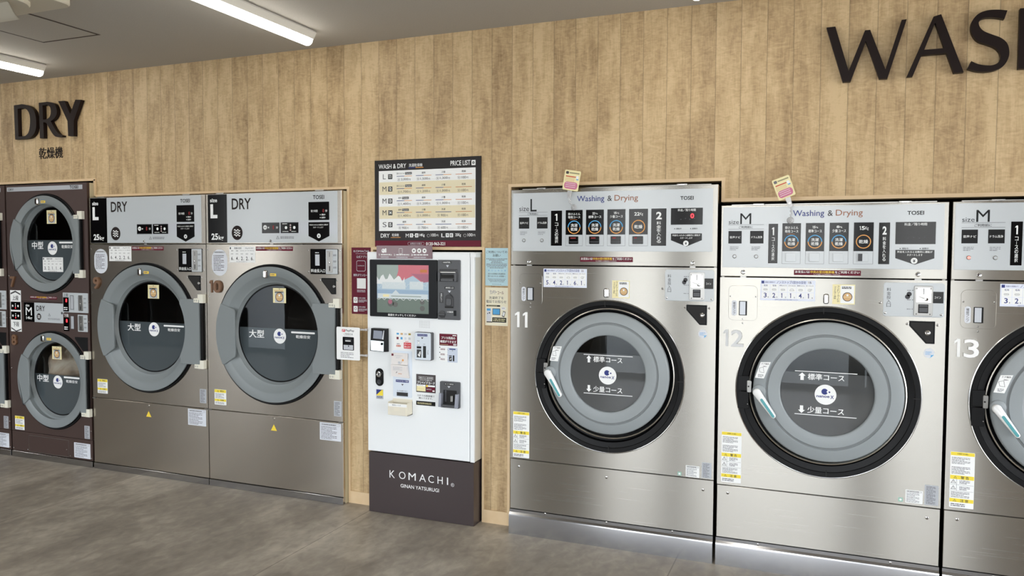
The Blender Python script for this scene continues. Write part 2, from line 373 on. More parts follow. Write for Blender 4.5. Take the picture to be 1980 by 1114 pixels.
        me.polygons.foreach_set('use_smooth', [True]*len(me.polygons)); me.update()
        me.set_sharp_from_angle(angle=math.radians(smooth))
        o = bpy.data.objects.new(name, me); COL.objects.link(o); o.location = loc
        if parent: o.parent = parent
        if label: o['label'] = label
        return o
def thing(name, label, cat, loc, group=None):
    o = bpy.data.objects.new(name, None); COL.objects.link(o); o.location = loc; o.empty_display_size = .1
    tag(o, label, cat, group); return o
def tag(o, label, cat, group=None):
    o['label'] = label; o['category'] = cat
    if group: o['group'] = group
    return o
def struct(o): o['kind'] = 'structure'; return o

# ------------------------------------------------------------------ room shell
CZ = 2677.7
XL, XR = -13200, 4200
b = MB()
for x0, x1, h in [(XL, -6262, 0), (-6262, -4620, 1958), (-4620, -2598, 1848.5), (-2598, -2424, 0), (-2424, -1735.5, 1497), (-1735.5, -1569, 0), (-1569, -479.5, 1832), (-479.5, 1442, 1731.5), (1442, XR, 0)]:
    b.box(x0, x1, 0, 100, h, CZ, WOOD)
struct(b.build('wall_back'))
b = MB(); b.box(XL-100, XR+100, -5500, 1500, -60, 0, FLOOR); struct(b.build('floor'))
b = MB(); b.box(XL-100, XR+100, -5500, 1500, CZ, CZ+80, CEIL); struct(b.build('ceiling'))
b = MB(); b.box(XL-100, XL, -5400, 1400, 0, CZ, BROWNW); struct(b.build('wall_left'))
b = MB(); b.box(XR, XR+100, -700, 1400, 0, CZ, PAINTW); b.box(XR, XR+100, -5400, -5100, 0, CZ, PAINTW); b.box(XR, XR+100, -5100, -700, 2560, CZ, PAINTW); struct(b.build('wall_right'))
b = MB()
for a in (-5100, -3690, -2240, -750): b.box(XR, XR+60, a, a+50, 0, 2560, FRAMEM)
b.box(XR, XR+60, -5050, -750, 0, 50, FRAMEM); b.box(XR, XR+60, -5050, -750, 2500, 2560, FRAMEM); struct(b.build('window_8'))  # unseen side glazing, added to let more daylight into the room
b = MB(); b.box(XL, XR, 1400, 1500, 0, CZ, DARKW); struct(b.build('wall_service'))
# front wall: piers between the shop windows
ws = [(a*1000, c*1000) for a, c in WINDOWS]; gy = GLASS_Y*1000
b = MB(); prev = XL
for a, c in ws+[(XR, XR)]:
    if a-prev > 300: b.box(prev, a, gy-60, gy+120, 0, CZ, BROWNW if prev < -9950 or prev > 1300 or -7300 < prev < -6500 else PIERM if -3700 < prev < -3000 else PAINTW)
    prev = c
for a, c in ws: b.box(a, c, gy-60, gy+120, 2560, CZ, PAINTW)
struct(b.build('wall_front'))
for i, (a, c) in enumerate(ws):
    b = MB(); b.holed(rr_pts(a, 0, c, 2560, 0), rr_pts(a+50, 60, c-50, 2510, 0), gy-40, gy+40, FRAMEM)
    b.rect(a+50, 60, c-50, 2510, gy, clear('shop_window_glass', (.97, .98, .98, 1), 1.0) if i == 0 else bpy.data.materials['shop_window_glass'])
    struct(b.build('window_%d' % (i+1)))
b = MB()
prev = None
for a, c in zip(ws, ws[1:]):
    if c[0]-a[1] < 300: b.box(a[1], c[0], gy-50, gy+60, 0, 2560, FRAMEM)
struct(b.build('trim_6'))
b = MB(); b.box(-30000, 24000, -30000, -5520, -160, -100, GROUND); struct(b.build('ground_outside'))

# light wood trims around the three openings
def trim(name, pts, w=16):
    b = MB(); y0, y1 = -6, 108
    for (x0, z0), (x1, z1) in zip(pts, pts[1:]):
        b.box(min(x0, x1)-(0 if x0 != x1 else w/2), max(x0, x1)+(0 if x0 != x1 else w/2), y0, y1, min(z0, z1)-(w/2 if z0 == z1 else 0), max(z0, z1)+(w/2 if z0 == z1 else 0), TRIM)
    return struct(b.build(name))
trim('trim_1', [(-6262, 1966), (-4612, 1966)]); 
b = MB(); b.box(-4630, -4614, -6, 60, 1856, 1966, TRIM); b.box(-4614, -2587, -6, 60, 1848, 1862, TRIM); b.box(-2601, -2587, -6, 108, 0, 1848, TRIM); struct(b.build('trim_2'))
b = MB(); b.box(-2440, -1724, -6, 108, 1496, 1512, TRIM); b.box(-1737, -1724, -6, 108, 0, 1496, TRIM); b.box(-2440, -2426, -6, 108, 0, 1496, TRIM); struct(b.build('trim_3'))
b = MB(); b.box(-1586, -463, -6, 108, 1831, 1847, TRIM); b.box(-1586, -1571, -6, 108, 0, 1831, TRIM); b.box(-480, -464, -6, 108, 1747, 1831, TRIM); b.box(-480, 1452, -6, 108, 1730, 1747, TRIM); b.box(1438, 1452, -6, 108, 0, 1730, TRIM); struct(b.build('trim_4'))
b = MB(); b.box(-2587, -2440, -7, 0, 0, 72, TRIM); b.box(-1724, -1586, -7, 0, 0, 72, TRIM); struct(b.build('baseboard_back'))

# ------------------------------------------------------------------ shared machine details
YW = -91.7; YD = -56.4; YK = -94.0
def key_card(b, x0, z1, x1, z0, y, vertical=False):
    """cream care card with a photo of the round lint filter on it"""
    b.plate(x0, z0, x1, z1, y-.8, y, CREAM)
    w, h = x1-x0, z1-z0
    if vertical:
        b.rect(x0+w*.36, z0+h*.05, x1-w*.04, z1-h*.05, y-1, WHITE); cx, cz, r = x0+w*.67, z0+h*.38, h*.23
        b.vtext('ランドリーカードの', x0+w*.22, z1-h*.06, x0+w*.31, z0+h*.1, y-1, INK); b.vtext('フィルター掃除', x0+w*.07, z1-h*.1, x0+w*.16, z0+h*.25, y-1, INK)
        b.fine(x0+w*.42, z1-h*.1, x1-w*.08, z1-h*.22, 2, y-1.3, BLACK, .7)
    else:
        b.fine(x0+w*.12, z1-h*.12, x1-w*.1, z1-h*.32, 2, y-1, TAN, .7); cx, cz, r = x0+w*.5, z0+h*.4, w*.3
        b.rect(cx-r*1.15, cz-r*1.15, cx+r*1.15, cz+r*1.15, y-1, SILVL)
        b.poly([(x0+w*.5, z1-h*.03), (x0+w*.45, z1-h*.09), (x0+w*.55, z1-h*.09)], y-1, INK)
    b.disc(cx, cz, r, y-1.4, INK); b.disc(cx, cz, r*.86, y-1.8, TAN); b.disc(cx, cz+r*.35, r*.22, y-2.2, WHITE); b.rect(cx-r*.8, cz-r*.1, cx+r*.8, cz-r*.02, y-2.2, CREAM)
def nanoe(b, cx, cz, r, y):
    b.disc(cx, cz, r, y, WHITE, n=48)
    b.disc(cx-r*.08, cz+r*.3, r*.3, y-.5, NAVY); b.disc(cx+r*.22, cz+r*.3, r*.12, y-.8, WHITE); b.disc(cx+r*.36, cz+r*.28, r*.085, y-1, NAVY)
    b.text('nanoe', cx-r*.82, cz-r*.1, cx+r*.38, cz-r*.3, y-.5, NAVY, .02); b.text('X', cx+r*.45, cz-r*.04, cx+r*.78, cz-r*.38, y-.5, NAVY, .03)
def tri_sign(b, x, z, s, y, fill, line=INK):
    b.poly([(x-s, z-s*.8), (x+s, z-s*.8), (x, z+s*.9)], y, line); b.poly([(x-s*.72, z-s*.64), (x+s*.72, z-s*.64), (x, z+s*.62)], y-.3, fill); b.rect(x-s*.08, z-s*.35, x+s*.08, z+s*.25, y-.6, line)
def caution_big(x0, z1, x1, z0, y, par, dx):
    b = MB(dx); h = z1-z0; w = x1-x0; b.plate(x0, z0, x1, z1, y-.8, y, WHITE, 3); f = y-1.2
    b.rect(x0+1, z1-h*.065, x1-1, z1-1, f, YEL); b.text('お客様へのお願い', x0+w*.28, z1-h*.02, x0+w*.75, z1-h*.045, f-.4, INK)
    b.fine(x0+w*.06, z1-h*.09, x1-w*.05, z1-h*.22, 6, f, INK, .45); b.fine(x0+w*.06, z1-h*.26, x1-w*.05, z1-h*.4, 6, f, INK, .45)
    b.rect(x0+1, z1-h*.49, x1-1, z1-h*.42, f, YEL); tri_sign(b, x0+w*.22, z1-h*.455, w*.07, f-.4, YEL); b.text('警 告', x0+w*.45, z1-h*.43, x0+w*.78, z1-h*.482, f-.4, INK, .02)
    for k in (.53, .64):
        tri_sign(b, x0+w*.15, z1-h*k, w*.11, f, WHITE); b.fine(x0+w*.4, z1-h*(k-.03), x1-w*.1, z1-h*(k+.04), 3, f, INK, .5)
        b.rect(x0+2, z1-h*(k+.055), x1-2, z1-h*(k+.058), f, INK)
    b.rect(x0+w*.28, z1-h*.695, x0+w*.29, z1-h*.49, f, INK)
    b.fine(x0+w*.06, z1-h*.71, x1-w*.05, z1-h*.82, 5, f, INK, .45)
    b.rect(x0+1, z1-h*.9, x1-1, z1-h*.835, f, YEL); tri_sign(b, x0+w*.22, z1-h*.868, w*.07, f-.4, YEL); b.text('注 意', x0+w*.45, z1-h*.843, x0+w*.78, z1-h*.893, f-.4, INK, .02)
    b.fine(x0+w*.06, z1-h*.92, x1-w*.25, z1-h*.98, 2, f, INK, .55)
    return b.build('caution_label', par, 'tall white caution label with three yellow bands')
def caution_small(x0, z1, x1, z0, y, par, dx):
    b = MB(dx); h = z1-z0; w = x1-x0; b.plate(x0, z0, x1, z1, y-.8, y, WHITE, 2); f = y-1.2
    b.rect(x0+1, z1-h*.2, x1-1, z1-1, f, YEL); tri_sign(b, x0+w*.3, z1-h*.11, w*.08, f-.4, YEL); b.text('警告', x0+w*.5, z1-h*.05, x0+w*.8, z1-h*.16, f-.4, INK, .02)
    b.fine(x0+w*.08, z1-h*.24, x1-w*.05, z1-h*.58, 5, f, INK, .45)
    b.rect(x0+1, z1-h*.77, x1-1, z1-h*.62, f, YEL); tri_sign(b, x0+w*.3, z1-h*.7, w*.08, f-.4, YEL); b.text('注意', x0+w*.5, z1-h*.64, x0+w*.8, z1-h*.75, f-.4, INK, .02)
    b.fine(x0+w*.08, z1-h*.81, x1-w*.05, z1-h*.96, 2, f, INK, .45)
    return b.build('caution_label', par, 'small white caution label with two yellow bands')
def data_plate(x0, z1, x1, z0, y, par, dx, mat=None, rows=10, title=False):
    b = MB(dx); b.plate(x0, z0, x1, z1, y-.8, y, mat or SILVL, 2); w = x1-x0; h = z1-z0; f = y-1.2
    if title: b.frame(x0+w*.06, z1-h*.16, x1-w*.06, z1-h*.05, .8, f, INK); b.fine(x0+w*.1, z1-h*.07, x1-w*.1, z1-h*.14, 1, f, INK, .7); b.fine(x0+w*.06, z1-h*.2, x1-w*.06, z0+h*.05, rows, f, INK, .4)
    else: b.fine(x0+w*.12, z1-h*.05, x1-w*.1, z0+h*.05, rows, f, INK, .45)
    return b.build('data_plate', par)
def pay_banner(x0, z1, x1, z0, y, par, dx):
    b = MB(dx); b.plate(x0, z0, x1, z1, y-.8, y, MAROON); w = x1-x0; h = z1-z0; f = y-1.2
    b.text('お支払いは', x0+w*.02, z1-h*.12, x0+w*.24, z1-h*.62, f, WHITE, .02); b.text('中央の受付精算機', x0+w*.25, z1-h*.12, x0+w*.61, z1-h*.62, f, YTXT, .02); b.text('をご利用ください', x0+w*.62, z1-h*.12, x0+w*.98, z1-h*.62, f, WHITE, .02)
    b.text('※この機械からは直接支払いできません。', x0+w*.3, z1-h*.72, x0+w*.7, z1-h*.9, f, WHITE)
    return b.build('payment_notice', par, 'maroon strip with white and yellow lettering')
def blanket_icon(b, x, z, s, k, y):
    m = INK
    if k == 3: b.pline([(x-s, z-s*.4), (x-s*.5, z+s*.4), (x+s*.5, z+s*.4), (x+s, z-s*.4)], .9, y, m, True)
    elif k == 5: b.pline(circ_pts(x-s*.3, z, s*.5, 14), .9, y, m, True); b.pline([(x-s*.1, z+s*.4), (x+s, z+s*.5), (x+s*.5, z-s*.5), (x-s*.3, z-s*.5)], .9, y, m)
    else: b.pline(rr_pts(x-s, z-s*.38, x+s*.8, z+s*.3, s*.2, 3), .9, y, m, True); b.line(x-s*.8, z+s*.05, x+s*.6, z+s*.05, .7, y, m)
def capacity_card(x0, z1, x1, z0, y, par, dx, nums, kg=None, blue=True):
    b = MB(dx); n = len(nums); w = x1-x0; h = z1-z0; ink = NAVY if blue else INK; f = y-1.2
    b.plate(x0, z0, x1, z1, y-.8, y, LILAC if blue else WHITE)
    b.rect(x0+w*.02, z1-h*.17, x0+w*.07, z1-h*.04, f, ink)
    if blue:
        b.text('洗濯から乾燥まで', x0+w*.085, z1-h*.07, x0+w*.27, z1-h*.14, f, ink, .01); b.text('ノンストップ1回分の目安', x0+w*.3, z1-h*.03, x0+w*.83, z1-h*.17, f, ink, .012)
        b.rect(x0+w*.86, z1-h*.17, x0+w*.94, z1-h*.03, f, WHITE); b.text(kg, x0+w*.87, z1-h*.05, x0+w*.93, z1-h*.15, f-.4, ink, .02)
    else:
        b.text('乾燥の目安', x0+w*.2, z1-h*.05, x0+w*.48, z1-h*.16, f, ink, .02); b.text('25kg 30~45分', x0+w*.62, z1-h*.06, x0+w*.94, z1-h*.15, f, ink, .01)
    c = w*.96/n; names = ['毛布', '毛布', '羽毛ふとん', 'こたつふとん', '夏掛けふとん', 'カーペット'] if n == 6 else ['毛布', '毛布', 'ふとん', 'シーツ', 'タオル']
    for i, v in enumerate(nums):
        a = x0+w*.02+c*i; b.rect(a+.8, z1-h*.58, a+c-.8, z1-h*.2, f, WHITE); b.rect(a+.8, z1-h*.9, a+c-.8, z1-h*.6, f, WHITE)
        ln = len(names[i]); hw = c*(.22 if ln < 3 else .42); b.text(names[i], a+c/2-hw, z1-h*.225, a+c/2+hw, z1-h*(.31 if ln < 3 else .29), f-.4, ink, .02)
        blanket_icon(b, a+c/2, z1-h*.46, c*.24, i if n == 6 else 0, f-.4)
        b.text(str(v), a+c*.28, z1-h*.63, a+c*(.45 if v == 1 else .62), z1-h*.86, f-.4, ink, .015); b.text('枚', a+c*.74, z1-h*.8, a+c*.86, z1-h*.87, f-.4, ink)
    b.text('※詰め込み過ぎは洗浄不良の原因になります。', x0+w*.27, z1-h*.925, x0+w*.7, z1-h*.975, f, ink)
    return b.build('capacity_card', par, 'pale blue load guide card' if blue else 'white load guide card')

def casing(b, x0, x1, z0, z1, yf, yb, m):             # open fronted cabinet shell
    t = 12
    b.box(x0, x0+t, yf, yb, z0, z1, m); b.box(x1-t, x1, yf, yb, z0, z1, m); b.box(x0+t, x1-t, yf, yb, z1-t, z1, m); b.box(x0+t, x1-t, yf, yb, z0, z0+t, DARKIN); b.box(x0+t, x1-t, yb-t, yb, z0+t, z1-t, DARKIN)
    b.box(x0+t, x1-t, yf+4, yf+8, z0+t, z0+t+1, DARKIN)

# ------------------------------------------------------------------ washer dryers 11, 12 and 13
def washer(dx, num, label, q, numat, lit=False):
    X0, X1, ZT, ZS, ZB, ZK = q['X0'], q['X1'], q['ZT'], q['ZS'], q['ZB'], 128.8
    r0 = thing('washer_dryer', label, 'washing machine', ((X0+X1)/2000+dx/1000, .3, 0), 'washer dryers built into the wood wall'); y = YW
    b = MB(dx); casing(b, X0+4, X1-4, 2, ZT-2, y+22, 900, STEEL); b.build('body', r0)
    # top control panel
    b = MB(dx); b.plate(X0, ZS+2, X1, ZT, y, y+21, STEEL, 0, 2); tp = b.build('top_panel', r0)
    px0, pz1, px1, pz0 = q['panel']
    b = MB(dx); b.plate(px0, pz0, px1, pz1, y-1.5, y, PANEL, 0, .6); f = y-2
    a = q['L']; b.text(q['letter'], a[0], a[1], a[2], a[3], f, BLACK, 0); a = q['size']; b.text('size', a[0], a[1], a[2], a[3], f, INK, 0)
    for k in ('line1', 'line2'): a = q[k]; b.rect(a[0], a[1], a[2], a[1]+1.2, f, INK)
    a = q['gori']; b.text('ご利用前に', a[0], a[1], a[2], a[3], f, INK, .02)
    for k, t in (('sq1', '音声ナビ'), ('sq2', 'ドラム洗浄')):
        a = q[k]; b.rect(a[0], a[3], a[2], a[1], f, BLACK); w = a[2]-a[0]; zc = (a[1]+a[3])/2; b.text(t, a[0]+w*.1, zc+5.5, a[2]-w*.1, zc-5.5, f-.4, WHITE, .015)
    for x in (q['dots'][0], q['dots'][1]):
        zt = q['dots'][2]+47; b.fine(x-22, zt, x+24, zt-20, 3, f, INK, .35)
    for k, n_, t in (('bar1', '1', 'コースの選択'), ('bar2', '2', '料金を入れる')):
        a = q[k]; w = a[2]-a[0]; h = a[1]-a[3]; b.rect(a[0], a[3], a[2], a[1], f, GLOSSB)
        b.text(n_, a[0]+w*(.36 if n_ == '1' else .32), a[1]-h*.09, a[2]-w*(.34 if n_ == '1' else .3), a[1]-h*.29, f-.4, WHITE, .035); b.vtext(t, a[0]+w*.36, a[1]-h*.34, a[2]-w*.34, a[3]+h*.07, f-.4, WHITE, .01)
    for i in range(4):
        a = q['c%d' % (i+1)]; w = a[2]-a[0]; h = a[1]-a[3]; zl = a[3]+h*.31; cx = (a[0]+a[2])/2
        b.frame(a[0], a[3], a[2], a[1], .9, f, INK); b.rect(a[0], zl, a[2], a[1], f-.2, GLOSSB)
        cz = q['rc']; R = q['rr']
        for k in range(48):
            t0, t1 = math.radians(7.5*k), math.radians(7.5*(k+1)); mm = RING_B if (k < 24 and i < 3) else RING_O
            b.poly([(cx+R*math.cos(t0), cz+R*math.sin(t0)), (cx+R*math.cos(t1), cz+R*math.sin(t1)), (cx+R*.87*math.cos(t1), cz+R*.87*math.sin(t1)), (cx+R*.87*math.cos(t0), cz+R*.87*math.sin(t0))], f-.6, mm)
        T1, T2 = q['ct'][i]
        if i < 3: b.text('洗濯', cx-R*.52, cz+R*.52, cx+R*.52, cz+R*.06, f-.6, WHITE, .02); b.text('乾燥', cx-R*.52, cz-R*.06, cx+R*.52, cz-R*.55, f-.6, WHITE, .02)
        else: b.text('乾燥', cx-R*.6, cz+R*.27, cx+R*.6, cz-R*.27, f-.6, WHITE, .02)
        if i == 0: b.text(T1, a[0]+w*.14, a[1]-h*.075, a[2]-w*.14, a[1]-h*.145, f-.6, WHITE, .02); b.text(T2, a[0]+w*.14, a[1]-h*.165, a[2]-w*.14, a[1]-h*.235, f-.6, WHITE, .02); b.fine(a[0]+w*.25, a[1]-h*.255, a[2]-w*.25, a[1]-h*.275, 1, f-.6, ORANGE, .5)
        elif i < 3: b.text(T1, a[0]+w*.36, a[1]-h*.07, a[2]-w*.48, a[1]-h*.13, f-.6, WHITE, .02); b.text('Kg', a[0]+w*.55, a[1]-h*.085, a[2]-w*.35, a[1]-h*.13, f-.6, WHITE); b.text(T2, a[0]+w*.14, a[1]-h*.16, a[2]-w*.14, a[1]-h*.235, f-.6, WHITE, .02)
        else: b.text(T1, a[0]+w*.28, a[1]-h*.09, a[0]+w*.56, a[1]-h*.18, f-.6, WHITE, .02); b.text('Kg', a[0]+w*.58, a[1]-h*.1, a[0]+w*.74, a[1]-h*.19, f-.6, WHITE, 0)
    a = q['disp']; b.rect(a[0], a[3], a[2], a[1], f, GLOSSB); w = a[2]-a[0]; b.text('料金／残り時間', a[0]+w*.22, a[1]-4, a[2]-w*.22, a[1]-16, f-.4, WHITE, .012)
    for k, t in enumerate(('運転中', '故障中')):
        x = a[0]+w*(.16+.5*k); b.disc(x-5, a[3]-19, 2.4, f, INK, n=10); b.text(t, x+2, a[3]-15, x+27, a[3]-23, f, INK, .02)
    if q.get('zero'): z = q['zero']; b.text('0', z[0], z[1], z[2], z[3], f-.6, REDLED, .03)
    for k in range(4): b.rect(a[0]+w*(.3+.14*k), a[3]+24+4*(k % 2), a[0]+w*(.34+.14*k), a[3]+27+4*(k % 2), f-.4, KGREY)
    b.prism(q['arrow'], f, y-1.5, GLOSSB); ar = q['arrow']; w = ar[1][0]-ar[0][0]; zt = ar[0][1]
    b.text('料金を入れると自動的に運転が', ar[0][0]+w*.05, zt-4, ar[1][0]-w*.05, zt-13, f-.5, WHITE, .015); b.text('スタートします', ar[0][0]+w*.3, zt-17, ar[1][0]-w*.3, zt-26, f-.5, WHITE, .015)
    yx, yz = ar[0][0]+w*.49, zt-47; b.disc(yx, yz, 13, f-.5, WHITE); b.text('¥', yx-5, yz+7, yx+5, yz-7, f-.9, BLACK, .03)
    a = q['wash']; w = a[2]-a[0]; b.text('Washing', a[0], a[1], a[0]+w*.455, a[3], f, NAVY, .006); b.text('&', a[0]+w*.505, a[1]-2, a[0]+w*.58, a[1]-(a[1]-a[3])*.78, f, INK, .006); b.text('Drying', a[0]+w*.62, a[1], a[2], a[3], f, BROWNP, .006)
    a = q['tosei']; b.text('TOSEI', a[0], a[1], a[2], a[3], f, BLACK, .045)
    cp = b.build('control_panel', tp, 'white acrylic control panel with black course windows')
    for i in range(4):
        a = q['c%d' % (i+1)]; w = a[2]-a[0]; h = a[1]-a[3]; z0, z1 = a[3]+h*.055, a[3]+h*.265
        b = MB(dx); b.plate(a[0]+w*.2, z0, a[2]-w*.24, z1, y-6, y-1.5, PANEL if q['letter'] == 'M' else GLOSSB, 2, 1.2); b.rect(a[0]+w*.24, z0+(z1-z0)*.22, a[2]-w*.28, z0+(z1-z0)*.3, y-6.4, SILVL if q['letter'] == 'M' else KGREY)
        if q['letter'] == 'L' and i < 4: b.rect(a[0]+w*.3, z1-11, a[0]+w*(.62-.06*i), z1-6, y-6.4, DIMLED)
        if q['letter'] == 'M' and i == 3: b.rect(a[0]+w*.24, z0+3, a[0]+w*.46, z1-3, y-6.5, KDARK)
        b.build('course_button', tp)
    for j in (0, 1):
        b = MB(dx); x = q['dots'][j]; z = q['dots'][2]; b.lathe(x, z, [(9, y-1.5), (9, y-4), (7, y-5), (6.4, y-4.2), (.01, y-4.2)], SATIN, 24); b.disc(x, z, 6.2, y-4.6, pm('lit_button', (250, 120, 110), .4, emit=1.2) if (lit and j == 0) else PANEL, n=20); b.build('push_button', tp)
    for x, z in q['locks']:
        b = MB(dx); b.lathe(x, z, [(10.5, y), (10.5, y-3), (8.5, y-4.5), (7, y-4), (.01, y-4)], CHROME, 28); b.line(x-5, z-3, x+4, z+4, 3, y-4.6, INK); b.line(x+2, z-6, x+5, z+1, 2, y-4.6, SATIN); b.build('panel_lock', tp)
        b = MB(dx); b.plate(x-12, ZS-3, x+14, ZS+3, y-2, y+6, SATIN); b.build('latch', tp)
    a = q['banner']; pay_banner(a[0], a[1], a[2], a[3], y, tp, dx)
    # front sheet with the door opening
    OC = q['oc']; OR = q['or']
    b = MB(dx); b.rect_hole(X0, ZB+2, X1, ZS-3, OC[0], OC[1], OR-6, y, y+20, STEEL, 128)
    b.lathe(OC[0], OC[1], [(OR+5, y), (OR+4, y-3), (OR+1, y-4), (OR-2, y-3)], CHROME, 128); fp = b.build('front_panel', r0)
    b = MB(dx)
    b.lathe(OC[0], OC[1], [(OR, y-3), (OR-3, y-6), (OR-22, y-5), (OR-25, y-1), (OR-50, y+6), (OR-56, y+24), (OR-100, y+40)], RUBBER, 128)
    for t in (90, 270, 358): 
        tt = math.radians(t+2); cx, cz = OC[0]+(OR-16)*math.cos(tt), OC[1]+(OR-16)*math.sin(tt); c, s_ = math.cos(tt), math.sin(tt)
        P = [(cx+c*u-s_*v, cz+s_*u+c*v) for u, v in ((-15, -2), (13, -2), (13, 2), (-15, 2))]; b.prism(P, y-8.4, y-1, DARKIN)
    b.build('door_surround', fp, 'black rubber ring around the door')
    b = MB(dx); c0 = q['chr']; b.lathe(c0[0], c0[1], [(c0[2]+4, y+8), (c0[2]+2.5, y-2), (c0[2]-1.5, y-4), (c0[2]-4, y+0), (c0[2]-5, y+20)], pm('bright_rim', (232, 228, 220), .28, 1) if 'bright_rim' not in bpy.data.materials else bpy.data.materials['bright_rim'], 128); b.build('chrome_ring', fp)
    # latch recess on the left of the ring
    hx, hz = q['latch']
    b = MB(dx); b.plate(hx-34, hz-84, hx+14, hz-4, y-9, y+6, RUBBER, 3, 1); b.plate(hx-34, hz+1, hx+14, hz+70, y-9, y+6, RUBBER, 3, 1)
    b.plate(hx+6, hz-6, hx+26, hz+50, y-11, y-4, SATIN, 5, 1); b.disc(hx+13, hz+22, 4, y-11.5, DARKIN, n=12); b.screw(hx+10, hz-62, y-9, 3); b.build('door_latch', fp)
    # door
    dc = q['dc']; DR = q['dr']; gi, go, gr = q['g']
    b = MB(dx); b.lathe(dc[0], dc[1], [(gr+1, y+8), (gr+1, y-15), (gr+3, y-19), (gr+9, y-21), (gi-1, y-19), (gi+2, y-14), (go-2, y-14), (go+1, y-18), (DR-8, y-13), (DR-3, y-10), (DR, y-4), (DR, y+14), (DR-20, y+20), (gr+1, y+8)][::-1], GREYP, 144)
    b.lathe(dc[0], dc[1], [(go-1, y-14.6), (gi+1, y-14.6)], GREYD, 144); door = b.build('door', r0, 'round grey door with a glass porthole', smooth=50)
    b = MB(dx); b.disc(dc[0], dc[1], gr+1, y-8, GLASSC, n=96); gl = b.build('porthole_glass', door)
    zf = q['half']; xh = math.sqrt(gr*gr-(zf-dc[1])**2); a0 = math.atan2(zf-dc[1], xh); n = 60
    P = [(dc[0]+gr*math.cos(math.pi-a0+(math.pi+2*a0)*i/n), dc[1]+gr*math.sin(math.pi-a0+(math.pi+2*a0)*i/n)) for i in range(n+1)]
    b = MB(dx); b.poly(P, y-9, FILM); ff = y-9.6
    for k in ('l1', 'l2'): a = q[k]; b.rect(a[0], a[1]-1.7, a[2], a[1]+1.7, ff, WHITE)
    for k, k2, t, up_ in (('ar1', 't1', '標準コース', 1), ('ar2', 't2', '少量コース', -1)):
        a = q[k]; w = a[2]-a[0]; xc = (a[0]+a[2])/2; zt, zb = (a[1], a[3]) if up_ > 0 else (a[3], a[1]); zm = zt+(zb-zt)*.42
        b.poly([(a[0], zm), (xc, zt), (a[2], zm)], ff, WHITE); b.rect(xc-w*.24, min(zm, zb), xc+w*.24, max(zm, zb), ff, WHITE)
        a = q[k2]; b.text(t, a[0], a[1], a[2], a[3], ff, WHITE, .02)
    nanoe(b, *q['nan'], ff); b.build('course_film', door, 'grey lower half film with white course lettering')
    # handle: white lever with a teal insert
    (hx0, hz0), (hx1, hz1) = q['hnd']; d = Vector((hx1-hx0, hz1-hz0)); Ln = d.length; d.normalize(); nrm = Vector((-d.y, d.x))
    b = MB(dx); b.lathe(hx0+8, hz0+3, [(31, y-14), (30, y-19), (26, y-22), (.01, y-22)], GREYP, 40)
    out = []
    for i in range(25):
        t = math.pi*.42+(2*math.pi-math.pi*.84)*i/24; out.append((hx0+d.x*18*math.cos(t)+nrm.x*18*math.sin(t), hz0+d.y*18*math.cos(t)+nrm.y*18*math.sin(t)))
    for i in range(13):
        t = -math.pi/2+math.pi*i/12; out.append((hx1+d.x*10.5*math.cos(t)+nrm.x*10.5*math.sin(t), hz1+d.y*10.5*math.cos(t)+nrm.y*10.5*math.sin(t)))
    b.prism(out, y-50, y-30, HWHITE, 3.5); b.lathe(hx0, hz0, [(13, y-20), (13, y-32)], HWHITE, 24); hd = b.build('door_handle', door, 'white lever handle', smooth=50)
    b = MB(dx); P = []
    for cx, cz, t0 in ((hx0+d.x*(Ln*.3), hz0+d.y*(Ln*.3), 90), (hx1, hz1, -90)):
        for i in range(9):
            t = math.radians(t0+180*i/8); P.append((cx+d.x*6*math.cos(t)+nrm.x*6*math.sin(t), cz+d.y*6*math.cos(t)+nrm.y*6*math.sin(t)))
    b.prism(P, y-51.5, y-49.9, TEAL, .5); b.build('grip_insert', door, 'teal strip on the handle')
    b = MB(dx); s4 = q['stk']; b.prism([(s4[i], s4[i+1]) for i in (0, 2, 4, 6)], y-19.5, y-16, WHITE); xa, za = s4[0], s4[1]
    b.text('ドア操作', xa+6, za-3, xa+38, za-11, y-20, INK, .02); b.pline([(xa-6, za-28), (xa+12, za-22), (xa+16, za-48), (xa-2, za-46)], 1.2, y-20, INK, True); b.fine(xa+12, za-16, xa+30, za-22, 1, y-20, INK); b.fine(xa-10, za-56, xa+18, za-70, 3, y-20, INK); b.build('door_sticker', door)
    # drum behind the glass
    b = MB(dx); b.lathe(dc[0], dc[1], [(gr+26, y+30), (gr+42, y+60), (gr+62, y+70), (gr+62, y+520), (.01, y+540)], DRUM, 64); b.lathe(dc[0], dc[1], [(OR-99, y+41), (gr+26, y+30)], RUBBER, 64); b.build('drum', r0)
    # front details
    a = q['plate']; b = MB(dx); P = rr_pts(a[0], a[3], a[2], a[1], 22); b.prism(P, y-1.4, y, STEEL, 1)
    w = q['win']; b.plate(w[0], w[3], w[2], w[1], y-2.5, y-1, BLACK); b.rect(w[0]+4, w[3]+3, w[2]-7, w[1]-3, y-3, SILVL)
    g = q['pill']; b.rect(g[0]-4, g[3]-4, g[2]+4, g[1]+6, y-1.8, PALEM, 10); b.vtext('確認ランプ', g[0]+2, g[1]-1, g[2]-2, g[3]+1, y-2.2, INK, .01)
    for x, z in q['psc']: b.screw(x, z, y-1, 4)
    b.build('indicator_plate', fp)
    a = q['cap']; capacity_card(a[0], a[1], a[2], a[3], y, fp, dx, q['capn'], q['kg'])
    a = q['knob']; b = MB(dx); b.plate(a[0], a[3], a[2], a[1], y-14, y, CHROME, 9, 5); b.build('catch', fp)
    a = q['key']; b = MB(dx); key_card(b, a[0], a[1], a[2], a[3], y, True); b.build('filter_card', fp, 'cream card with a picture of the round filter')
    a = q['coin']; cw = a[2]-a[0]; b = MB(dx); b.plate(a[0], a[3], a[2], a[1], y-3, y, PANEL, 12, 1)
